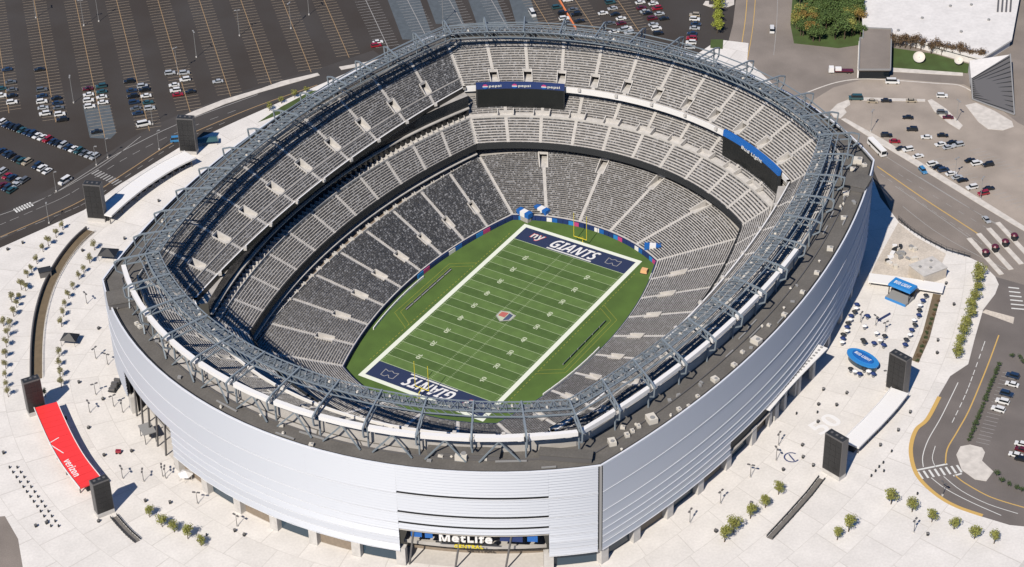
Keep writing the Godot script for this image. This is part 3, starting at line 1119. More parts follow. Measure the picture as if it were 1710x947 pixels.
	# corner platforms with blue covers
	for e in [[at(905, 357, 1.0).x, at(905, 357, 1.0).z, "blue covered platform behind the field wall near the goal post"], [at(1090, 419, 1.0).x, at(1090, 419, 1.0).z, "blue and white covered platform in the corner beyond the end zone"], [at(876, 366, 0.0).x, at(876, 366, 0.0).z, "low blue tunnel cover with a white mark by the corner of the end zone"]]:
		var n := thing("field_platform", e[2], "platform", Vector3(e[0], 0, e[1]), 0.45 if e[0] > 0 else -0.2)
		var a := MB.new()
		a.box(Vector3(0, 0.0, 0.4), Vector3(6.0, 1.9, 2.2))
		part(n, "base", a, M.concrete)
		var b := MB.new()
		b.box(Vector3(0, 1.9, 0), Vector3(6.4, 2.0, 2.6))
		part(n, "cover", b, M.blue)
		var c := MB.new()
		c.box(Vector3(0, 1.92, 0.1), Vector3(2.4, 2.0, 2.62))
		part(n, "panel", c, M.white)
	var oc := thing("equipment_crate", "orange covered equipment crate on the turf beside the end zone", "crate", at(1076, 455, 0.0), 0.2)
	var cb := MB.new()
	cb.taper(Vector3.ZERO, Vector3(2.6, 1.5, 2.4), Vector2(2.3, 2.1))
	part(oc, "cover", cb, M.tarp_orange)
	var cs := MB.new()
	cs.box(Vector3(0, -0.01, 0), Vector3(2.8, 0.25, 2.6))
	part(oc, "skid", cs, M.dark_steel)

func shield(r: float) -> PackedVector2Array:
	var k := r / 4.0
	var o := PackedVector2Array()
	for q in [[-3.6, -2.4], [-1.8, -2.8], [0, -3.6], [1.8, -2.8], [3.6, -2.4], [3.5, 1.6], [1.6, 3.0], [0, 4.2], [-1.6, 3.0], [-3.5, 1.6]]:
		o.append(Vector2(q[0], q[1]) * k)
	return o

# ------------------------------------------------------------------ scoreboards, gate sign, roof plant
func scoreboards() -> void:
	for e in [[36.5, 68.5, 0], [-68.0, -36.0, 1]]:
		var s := 3 if e[2] < 2 else 1
		var t0 := t_of_x(UF, e[0])
		var t1 := t_of_x(UF, e[1])
		var lab: String = ["dark video board under a navy banner with three round logos", "dark video board under a curved bright blue banner"][e[2]]
		var n := thing("scoreboard", lab, "scoreboard")
		var A := off(UF, -2.2)
		var fr := MB.new()
		for k in 6:
			var a := lerpf(t0, t1, k / 6.0)
			var b := lerpf(t0, t1, (k + 1) / 6.0)
			var p := []
			for y in [24.6, 34.0]:
				for q in [[a, -2.2], [b, -2.2], [b, -1.0], [a, -1.0]]:
					var z := rp(off(UF, q[1]), s, q[0])
					p.append(Vector3(z.x, y, z.z))
			fr.hexa(p)
		part(n, "cabinet", fr, M.dark_steel)
		var sc := MB.new()
		strip(sc, off(UF, -2.26, 24.9), off(UF, -2.26, 33.8), s, 8, lerpf(t0, t1, 0.01), lerpf(t0, t1, 0.99))
		part(n, "display", sc, M.screen)
		var hd := MB.new()
		for k in 6:
			var a := lerpf(t0, t1, k / 6.0)
			var b := lerpf(t0, t1, (k + 1) / 6.0)
			var p := []
			for y in 2:
				for q in [[a, -2.3 + 0.35 * y], [b, -2.3 + 0.35 * y], [b, -1.3 + 0.35 * y], [a, -1.3 + 0.35 * y]]:
					var z := rp(off(UF, q[1]), s, q[0])
					p.append(Vector3(z.x, 34.0 + 2.5 * y, z.z))
			hd.hexa(p)
		part(n, "header", hd, M.blue if e[2] == 1 else M.navy_banner)
		for k in 3:
			if e[2] > 1 or (e[2] == 1 and k != 1): continue
			var t := lerpf(t1, t0, (k + 0.5) / 3.0) if e[2] == 0 else (t0 + t1) / 2
			var p := rp(off(UF, -2.36, 35.2), s, t)
			var tan := (rp(UF, s, t - 0.01) - rp(UF, s, t + 0.01))
			tan.y = 0
			tan = tan.normalized()
			if e[2] == 0:
				var nz := tan.cross(UP)
				var fr2 := Transform3D(Basis(tan, UP, nz), p)
				word(n, "lettering", "pepsi", M.paint, 5.0, 1.3, fr2 * Transform3D(Basis(), Vector3(1.6, 0.0, 0.12)), 0.0, 0.1)
				for h in 3:
					var d := MB.new()
					var o := fr2 * Vector3(-2.4, 0, 0.15 + h * 0.02)
					var y0: float = [-0.05, -1.05, -0.22][h]
					var y1: float = [1.05, -0.05, 0.22][h]
					for j in 8:
						var a := lerpf(y0, y1, j / 8.0)
						var b := lerpf(y0, y1, (j + 1) / 8.0)
						var wa := sqrt(maxf(0, 1.1025 - a * a))
						var wb := sqrt(maxf(0, 1.1025 - b * b))
						d.quad(o - tan * wa + UP * a, o + tan * wa + UP * a, o + tan * wb + UP * b, o - tan * wb + UP * b)
					part(n, "logo", d, [M.magenta, M.blue, M.paint][h])
			else:
				word(n, "lettering", "Bud Light", M.paint, 13.0, 1.9, Transform3D(Basis(tan, UP, tan.cross(UP)), rp(off(UF, -2.9, 34.1), s, t)), 0.2, 0.1)

func gate_sign() -> void:
	var p := at(792, 884, 15.4)
	var t := t_of_x(off(FAC, -1.2), clampf(p.x, -96, 96))
	p = rp(off(FAC, -1.2, 0.0), 1, t)
	var tan := rp(FAC, 1, t + 0.01) - rp(FAC, 1, t - 0.01)
	tan.y = 0
	tan = tan.normalized()
	var fr := Basis(tan, UP, tan.cross(UP))
	var n := thing("gate_sign", "white raised letters above a yellow line of text over the gate", "sign", p)
	word(n, "lettering", "MetLife", M.white, 16.5, 3.0, Transform3D(fr, Vector3(0, 15.4, 0.0)), 0.0, 0.5)
	word(n, "lettering", "CENTRAL", M.yellow, 9.0, 1.2, Transform3D(fr, Vector3(1.0, 12.5, 0.0)), 0.0, 0.3)
	var b := MB.new()
	b.bar(fr * Vector3(-9.5, 13.0, -0.6), fr * Vector3(9.5, 13.0, -0.6), 0.4, 0.4)
	b.bar(fr * Vector3(-9.5, 17.2, -0.6), fr * Vector3(9.5, 17.2, -0.6), 0.4, 0.4)
	part(n, "rail", b, M.dark_steel)
	for e in [[-15.5, 3.4], [-11.6, 2.4], [14.0, 7.0], [20.5, 3.2]]:
		var q := MB.new()
		var c: Vector3 = p + fr * Vector3(e[0], 0, -0.3 - absf(e[0]) * 0.06)
		q.bar(c + tan * -e[1] / 2 + UP * 15.6, c + tan * e[1] / 2 + UP * 15.6, 0.3, 3.0)
		solo("gate_banner", q, M.blue if e[1] < 5 else M.navy_banner, "%s hanging inside the lettered gate" % [{3.4: "bright blue square banner beside the big white letters", 2.4: "narrow bright blue banner", 7.0: "wide navy banner", 3.2: "bright blue banner at the far jamb"}[e[1]]][0], "banner")

func roof_plant() -> void:
	var spots := [[1263, 573, 3.2], [1226, 612, 1.8], [1194, 637, 2.4], [1134, 686, 1.6], [1088, 704, 3.6], [1022, 742, 2.8], [1047, 729, 1.8], [1056, 722, 1.5], [1040, 716, 1.5], [1066, 714, 1.6], [1432, 272, 3.4], [1424, 285, 2.0], [1443, 278, 1.8], [1412, 326, 2.2], [1408, 366, 1.8], [1386, 418, 2.2], [1364, 458, 1.8], [1340, 490, 1.6], [1310, 528, 1.8], [246, 521, 2.6], [229, 543, 1.6], [234, 548, 1.6], [268, 556, 2.4], [262, 566, 2.0], [277, 566, 1.6], [280, 581, 1.8], [736, 764, 1.6], [771, 766, 3.8], [797, 760, 3.0], [810, 768, 1.5], [520, 745, 1.5], [470, 712, 1.6], [1165, 664, 1.3], [1240, 590, 1.4], [1284, 545, 1.3], [1150, 680, 1.2]]
	for e in spots:
		var p := at(e[0], e[1], 42.3)
		var s: float = e[2] * 0.8
		var yaw := -atan2(p.z, p.x) if absf(p.x) > 95 else 0.35 * signf(p.x)
		var sz := ["small", "mid-sized", "large"][0 if s < 1.4 else (1 if s < 2.0 else 2)] as String
		var where := "on the sunlit end roof" if p.z > 95 else "on the side roof above the shaded facade"
		if p.x < -60: where = "on the roof by the dim gate corner"
		var n := thing("rooftop_unit", "%s pale air handling unit %s" % [sz, where], "air conditioner", p, yaw, "air handling units on the outer roof")
		var a := MB.new()
		a.box(Vector3(0, 0.25, 0), Vector3(s * 1.2, s * 0.62, s))
		part(n, "cabinet", a, M.unit)
		var b := MB.new()
		b.box(Vector3(0, 0.0, 0), Vector3(s * 1.25, 0.25, s * 1.05))
		part(n, "curb", b, M.unit_grey)
		var c := MB.new()
		c.tube(Vector3(s * 0.22, 0.25 + s * 0.62, 0), Vector3(s * 0.22, 0.4 + s * 0.64, 0), s * 0.28, 10)
		part(n, "fan", c, M.unit_grey)
	# ducts, pipes and small vents lying on the roof
	for k in 70:
		var sgm: int = [1, 2, 2, 0][k % 4]
		var t := rng.randf_range(0.04, 0.94)
		var dd := -rng.randf_range(1.6, 9.5)
		var a := rp(off(FAC, dd, 42.32), sgm, t)
		var where: String = {1: "roof of the sunlit end", 2: "side roof above the louvred wall", 0: "side roof above the striped lot road"}[sgm]
		var mb := MB.new()
		if k % 3 == 0:
			var b := rp(off(FAC, dd, 42.32), sgm, t + rng.randf_range(0.02, 0.05))
			mb.bar(a + UP * 0.35, b + UP * 0.35, 0.45, 0.45)
			solo("roof_duct", mb, M.unit_grey, "grey duct lying along the " + where, "duct", "ducts on the outer roof")
		elif k % 3 == 1:
			mb.tube(a, a + UP * rng.randf_range(0.6, 1.4), 0.3, 8)
			mb.tube(a + UP * 0.6, a + UP * 0.75, 0.5, 8, 0.3)
			solo("roof_vent", mb, M.unit, "small pale vent pipe on the " + where, "vent", "vent pipes on the outer roof")
		else:
			mb.box(a, Vector3(rng.randf_range(0.6, 1.6), rng.randf_range(0.4, 1.0), rng.randf_range(0.6, 1.4)), rng.randf() * 3.0)
			solo("roof_box", mb, M.unit_grey, "small grey equipment box on the " + where, "box", "equipment boxes on the outer roof")
	for e in [[1430, 306, 9.0, 9.0], [205, 500, 8.0, 10.0], [945, 762, 16.0, 3.6], [775, 757, 22.0, 3.5]]:
		var p := at(e[0], e[1], 43.0)
		p.y = 42.3
		var k := int(e[2])
		var lab: String = {9: "flat dark grey plant room on the roof corner beside the road", 8: "dark grey plant room on the roof corner by the plaza trees", 16: "long low dark roof house behind the sunlit facade corner", 22: "long dark roof house with pale units behind the slotted facade"}[k]
		var n := thing("plant_room", lab, "roof house", p, -0.75 if k == 8 else (0.12 if k == 9 else 0.42))
		var a := MB.new()
		a.box(Vector3.ZERO, Vector3(e[2], 1.9, e[3]))
		part(n, "walls", a, M.pylon_side)
		var b := MB.new()
		b.box(Vector3(0, 1.9, 0), Vector3(e[2] + 0.4, 0.25, e[3] + 0.4))
		part(n, "roof", b, M.roof_membrane)

# ------------------------------------------------------------------ ground, roads, markings
func stadium_hole(d: float) -> PackedVector2Array:
	var o := PackedVector2Array()
	for s in 4:
		for k in 14:
			var p := rp(off(FAC, d), s, k / 14.0)
			o.append(Vector2(p.x, p.z))
	return o

func pierced(mb: MB, pts: PackedVector2Array, hole: PackedVector2Array, y0: float, y1: float) -> void:   # a sheet with the stadium cut out of it
	for half in [PackedVector2Array([Vector2(-3000, -3000), Vector2(0, -3000), Vector2(0, 3000), Vector2(-3000, 3000)]), PackedVector2Array([Vector2(0, -3000), Vector2(3000, -3000), Vector2(3000, 3000), Vector2(0, 3000)])]:
		for q in Geometry2D.intersect_polygons(pts, half):
			for r in Geometry2D.clip_polygons(q, hole):
				if y0 < y1: mb.slab(r, y0, y1)
				else: mb.flat(r, y1)

const PLAZA := [-120, 466, 0, 414, 70, 383, 140, 351, 200, 308, 300, 246, 400, 200, 480, 165, 560, 130, 650, 92, 730, 60, 760, 75, 900, 75, 1060, 95, 1150, 100, 1200, 66, 1250, 72, 1248, 100, 1290, 140, 1350, 180, 1400, 222, 1444, 262, 1470, 330, 1502, 372, 1560, 408, 1600, 421, 1640, 440, 1662, 462, 1668, 475, 1662, 491, 1642, 517, 1628, 565, 1617, 608, 1587, 628, 1566, 664, 1546, 700, 1528, 716, 1518, 748, 1523, 781, 1537, 805, 1565, 830, 1597, 848, 1640, 863, 1686, 877, 1760, 884, 1900, 900, 1900, 1200, -300, 1200, -300, 900, -300, 560]

func paving(plaza: Node3D, px: Array) -> void:   # cast slabs in rings round the stadium; the joints between them are gaps
	var edge := poly(px)
	var rings := [-2.2, 7.0, 17.0, 28.0, 40.0, 53.0, 67.0, 82.0, 98.0]
	for s in 4:
		for r in rings.size() - 1:
			var nk: int = (16 if s % 2 else 13) + r
			for k in nk:
				var a := k / float(nk) + 0.0006
				var b := (k + 1) / float(nk) - 0.0006
				var K0 := off(FAC, rings[r] + 0.09)
				var K1 := off(FAC, rings[r + 1] - 0.09)
				var q := PackedVector2Array()
				for e in [[K0, a], [K0, (a + b) / 2], [K0, b], [K1, b], [K1, (a + b) / 2], [K1, a]]:
					var p := rp(e[0], s, e[1])
					q.append(Vector2(p.x, p.z))
				for c in Geometry2D.intersect_polygons(q, edge):
					if c.size() < 3: continue
					var mb := MB.new()
					mb.flat(c, G + 0.02)
					if mb.v.size() == 0: continue
					part(plaza, "paving_slab", mb, M["slab_%d" % (rng.randi() % 4)])

func ground() -> void:
	var hole := stadium_hole(-9.6)
	var g := MB.new()
	pierced(g, PackedVector2Array([Vector2(-2500, -2500), Vector2(2500, -2500), Vector2(2500, 2500), Vector2(-2500, 2500)]), hole, 9.0, ROAD)
	struct("ground", g, M.asphalt)
	var a := MB.new()
	a.flat(poly([1236, -60, 1224, 40, 1206, 110, 1300, 170, 1440, 240, 1500, 380, 1620, 470, 1860, 560, 1860, -60], ROAD), ROAD + 0.012)
	struct("road_pavement", a, M.asphalt_mid)
	var b := MB.new()
	b.flat(poly([1345, 175, 1392, 146, 1440, 133, 1490, 131, 1610, 141, 1640, 158, 1700, 205, 1790, 250, 1860, 480, 1700, 372, 1560, 288, 1470, 232, 1410, 200], ROAD), ROAD + 0.026)
	struct("parking_lot", b, M.asphalt_tan)
	var d := MB.new()
	d.flat(poly([1580, 440, 1690, 470, 1860, 520, 1860, 1000, 1470, 1000, 1480, 640, 1600, 500], ROAD), ROAD + 0.04)
	struct("curved_road", d, M.asphalt_fresh)
	var lr := MB.new()
	lr.flat(widen(smooth(path([-60, 408, 0, 378, 70, 346, 140, 308, 210, 262, 290, 216, 430, 162, 545, 128, 640, 96], ROAD)), 8.5, 8.5), ROAD + 0.012)
	struct("side_road", lr, M.asphalt_road)
	var pz := MB.new()
	pierced(pz, poly(PLAZA), hole, ROAD - 0.1, G)
	var plaza := struct("plaza", pz, M.plaza)
	paving(plaza, PLAZA)
	# pavements and islands in pale concrete
	var isl := [[300, 197, 318, 188, 372, 167, 436, 148, 470, 136, 530, 122, 534, 126, 478, 142, 436, 154, 376, 174, 306, 203],
		[566, 112, 610, 104, 650, 95, 652, 100, 612, 109, 570, 117],
		[1392, 196, 1386, 186, 1398, 174, 1418, 166, 1420, 175, 1410, 182, 1414, 188, 1404, 198],
		[1440, 163, 1545, 166, 1545, 170, 1440, 168], [1549, 168, 1556, 166, 1580, 182, 1608, 210, 1602, 217, 1584, 206, 1560, 186],
		[1612, 176, 1630, 172, 1660, 185, 1690, 203, 1693, 212, 1675, 218, 1650, 216, 1634, 204],
		[1404, 199, 1412, 198, 1475, 233, 1560, 285, 1640, 334, 1720, 384, 1720, 392, 1636, 342, 1556, 293, 1470, 241],
		[1174, 8, 1178, 2, 1184, 2, 1184, 8, 1204, 8, 1204, 0, 1226, 0, 1226, 8, 1216, 12, 1186, 12],
		[1597, 760, 1604, 746, 1620, 743, 1640, 748, 1645, 756, 1640, 770, 1659, 788, 1647, 804, 1628, 801, 1606, 785],
		[1490, 113, 1608, 121, 1608, 127, 1490, 120]]
	for e in isl:
		var mb := MB.new()
		mb.slab(poly(e, ROAD), ROAD - 0.1, G + 0.01)
		struct("pavement_island", mb, M.kerb)
	var kb := MB.new()
	kb.flat(widen(smooth(path([1566, 662, 1546, 699, 1527, 717, 1518, 748, 1523, 781, 1537, 805, 1565, 830, 1597, 848, 1640, 863])), 0.1, 1.3), G + 0.04)
	struct("kerb_paint", kb, M.paint_yellow)
	var hz := MB.new()
	hz.slab(poly([-60, 868, 8, 862, 30, 900, 40, 960, -60, 960]), G - 0.1, G + 0.045)
	struct("asphalt_corner", hz, M.asphalt_mid)
	# lawns
	for e in [[1326, 72, 1320, 40, 1328, -60, 1450, -60, 1445, 50, 1440, 74, 1400, 80], [1490, 80, 1560, 90, 1622, 108, 1616, 122, 1490, 113], [1186, 80, 1187, 66, 1208, 66, 1207, 82], [430, 205, 470, 178, 520, 152, 540, 150, 480, 186]]:
		var mb := MB.new()
		mb.slab(poly(e), ROAD, G + 0.06)
		struct("lawn", mb, M.grass)
	# patches of fresh blue-grey sealer
	for e in [[640, -20, 695, -20, 724, 66, 672, 66], [706, -20, 752, -20, 775, 40, 728, 40], [775, -20, 822, -20, 852, 50, 800, 50], [845, -20, 880, -20, 900, 40, 862, 40], [138, 175, 183, 175, 194, 222, 184, 232, 150, 230]]:
		var mb := MB.new()
		mb.flat(poly(e, ROAD), ROAD + 0.02)
		struct("sealed_patch", mb, M.seal)

func markings() -> void:
	# stall lines of the big striped lot: rows 18.7 m apart along d
	var d := Vector3(0.7300, 0, 0.6834)
	var e := Vector3(0.6834, 0, -0.7300)
	var o := at(263.5, 0, ROAD)
	var lot := poly([-200, -60, 1130, -60, 1060, 70, 930, 60, 700, 70, 600, 90, 440, 142, 300, 190, 205, 240, 130, 210, 0, 185, -200, 150], ROAD)
	for k in range(-6, 18):
		var row := MB.new()
		var tick := MB.new()
		for j in range(-60, 60):
			var p := o + e * (k * 18.72) + d * (j * 2.75)
			if not Geometry2D.is_point_in_polygon(Vector2(p.x, p.z), lot): continue
			stripe(row, p, p + d * 2.76, 0.28, ROAD + 0.035)
			stripe(tick, p - e * 5.4, p + e * 5.4, 0.2, ROAD + 0.03)
		if row.v.size() == 0: continue
		struct("row_line", row, M.paint_orange if k < 5 or k > 8 else M.paint_grey)
		struct("stall_lines", tick, M.paint_worn if k < 5 or k > 8 else M.paint_grey)
	var R := func(called: String, px: Array, w: float, m: Material, dash := 0.0, gap := 0.0, y := ROAD + 0.06) -> void:
		var mb := MB.new()
		ribbon(mb, smooth(path(px, ROAD), 4), w, y, dash, gap)
		struct(called, mb, m)
	R.call("lane_line", [-40, 414, 0, 396, 70, 366, 140, 333, 210, 288, 280, 243, 340, 214, 430, 177, 530, 142], 0.5, M.paint_orange)
	R.call("lane_line", [-20, 384, 60, 350, 120, 322, 200, 270, 290, 224, 400, 182], 0.22, M.paint_grey, 4.0, 7.0)
	R.call("lane_line", [-20, 366, 40, 345, 92, 322, 150, 285, 205, 252, 300, 206, 430, 158], 0.35, M.paint_grey)
	R.call("lane_line", [30, 352, 100, 318, 175, 274, 235, 228], 0.3, M.paint_grey)
	R.call("lane_line", [-20, 405, 90, 362, 150, 335, 230, 282, 300, 237, 380, 203], 0.22, M.paint_grey, 3.0, 4.0)
	R.call("lane_line", [1465, 278, 1540, 330, 1600, 369, 1646, 399], 0.5, M.paint_yellow)
	R.call("lane_line", [1495, 311, 1560, 356, 1632, 407], 0.3, M.paint_grey)
	R.call("lane_line", [1480, 262, 1560, 312, 1640, 360, 1690, 388], 0.3, M.paint_grey)
	R.call("lane_line", [1536, 296, 1620, 348, 1700, 398], 0.25, M.paint_grey)
	R.call("lane_line", [1470, 290, 1540, 340, 1600, 380, 1640, 408], 0.22, M.paint_grey, 3.0, 6.0)
	R.call("lane_line", [1500, 290, 1580, 340, 1660, 388, 1720, 424], 0.22, M.paint_grey, 3.0, 6.0)
	R.call("lane_line", [1508, 345, 1560, 385, 1620, 420, 1680, 450], 0.28, M.paint_grey)
	R.call("lane_line", [1668, 560, 1655, 596, 1640, 634, 1618, 686, 1598, 722, 1582, 750, 1579, 775], 0.45, M.paint_yellow)
	R.call("lane_line", [1600, 639, 1586, 668, 1570, 700, 1550, 735, 1541, 762, 1542, 780], 0.28, M.paint)
	R.call("lane_line", [1645, 570, 1628, 618, 1612, 660, 1590, 706], 0.25, M.paint, 3.0, 8.5)
	R.call("lane_line", [1594, 793, 1610, 806, 1647, 827, 1680, 839, 1730, 853], 0.45, M.paint_yellow)
	R.call("lane_line", [1555, 798, 1580, 817, 1622, 839, 1672, 861], 0.28, M.paint)
	R.call("lane_line", [1576, 796, 1606, 820, 1650, 842, 1700, 858], 0.25, M.paint, 3.0, 7.0)
	R.call("lane_line", [1562, 745, 1557, 765, 1562, 780], 0.22, M.paint)
	R.call("stop_line", [1528, 786, 1582, 775], 0.7, M.paint)
	R.call("stop_line", [1592, 795, 1606, 791], 0.7, M.paint)
	R.call("lane_line", [1250, -40, 1245, 30, 1236, 95, 1240, 112], 0.35, M.paint_yellow)
	R.call("lane_line", [1264, -40, 1258, 40, 1248, 100], 0.3, M.paint_yellow)
	R.call("lane_line", [1300, -40, 1297, 40, 1292, 92], 0.25, M.paint_grey)
	R.call("kerb_edge", [1335, 160, 1365, 148, 1400, 137, 1440, 132, 1490, 134, 1560, 139, 1600, 142, 1622, 152], 0.7, M.kerb)
	# bars of the zebra crossings
	for k in 8:
		var mb := MB.new()
		var u := lerpf(1536, 1601, k / 7.0)
		var v := lerpf(793, 782, k / 7.0)
		stripe(mb, at(u - 3, v - 5, ROAD), at(u + 5, v + 7, ROAD), 0.75, ROAD + 0.06)
		struct("crossing_bar", mb, M.paint)
	for k in 9:
		var mb := MB.new()
		var u := lerpf(162, 200, k / 8.0)
		var v := lerpf(286, 304, k / 8.0)
		stripe(mb, at(u - 9, v + 5, ROAD), at(u + 3, v - 2, ROAD), 0.7, ROAD + 0.06)
		struct("crossing_bar", mb, M.paint_grey)
	for k in 7:
		var mb := MB.new()
		var u := lerpf(26, 52, k / 6.0)
		var v := lerpf(352, 341, k / 6.0)
		stripe(mb, at(u - 3, v - 3, ROAD), at(u + 3, v + 3, ROAD), 0.7, ROAD + 0.06)
		struct("crossing_bar", mb, M.paint)
	for k in 6:
		var mb := MB.new()
		stripe(mb, at(1684 + k * 1.0, 480 + k * 7, ROAD), at(1702 + k * 2, 482 + k * 7, ROAD), 0.7, ROAD + 0.06)
		struct("hatch_bar", mb, M.paint)
	var rw := MB.new()
	rw.flat(poly([1640, 522, 1646, 517, 1694, 530, 1692, 541], ROAD), ROAD + 0.06)
	struct("raised_crossing", rw, M.paving_tan)
	# stalls of the tan lot and of the lot by the hedge
	for k in 17:
		var mb := MB.new()
		var p := at(lerpf(1556, 1706, k / 16.0), lerpf(268, 352, k / 16.0), ROAD)
		stripe(mb, p, p + Vector3(3.6, 0, -4.2), 0.22, ROAD + 0.06)
		struct("stall_line", mb, M.paint_grey)
	for k in 12:
		var mb := MB.new()
		var p := at(lerpf(1618, 1706, k / 11.0), lerpf(252, 300, k / 11.0), ROAD)
		stripe(mb, p, p + Vector3(3.6, 0, -4.2), 0.22, ROAD + 0.06)
		struct("stall_line", mb, M.paint_grey)
	for k in 20:
		var mb := MB.new()
		var u := lerpf(1674, 1630, k / 19.0)
		var v := lerpf(622, 738, k / 19.0)
		stripe(mb, at(u, v, ROAD), at(u + 22, v + 5, ROAD), 0.18, ROAD + 0.06)
		struct("stall_line", mb, M.paint_grey)
	# giant numeral and round emblem painted on the plaza
	var nm := at(1378, 708)
	var md := (at(1400, 694) - at(1355, 720)).normalized()
	var tf := on_ground(nm + UP * 0.06, atan2(-md.z, md.x))
	var holder := struct("plaza_numeral", numeral_back(nm), M.slab_2)
	word(holder, "numeral", "50", M.white, 11.0, 7.0, tf)
	var em := at(1322, 764)
	var dk := MB.new()
	for k in 14:
		var a0 := TAU * k / 18.0
		var a1 := TAU * (k + 1) / 18.0
		stripe(dk, em + Vector3(cos(a0), 0, sin(a0)) * 2.4, em + Vector3(cos(a1), 0, sin(a1)) * 2.4, 0.5, G + 0.05)
	stripe(dk, em + Vector3(-1.5, 0, -1), em + Vector3(1.6, 0, 1.2), 0.5, G + 0.055)
	struct("plaza_emblem", dk, M.navy_banner)

func numeral_back(p: Vector3) -> MB:
	var mb := MB.new()
	mb.flat(PackedVector2Array([Vector2(p.x - 8, p.z - 7), Vector2(p.x + 8, p.z - 7), Vector2(p.x + 8, p.z + 7), Vector2(p.x - 8, p.z + 7)]), G + 0.034)
	return mb

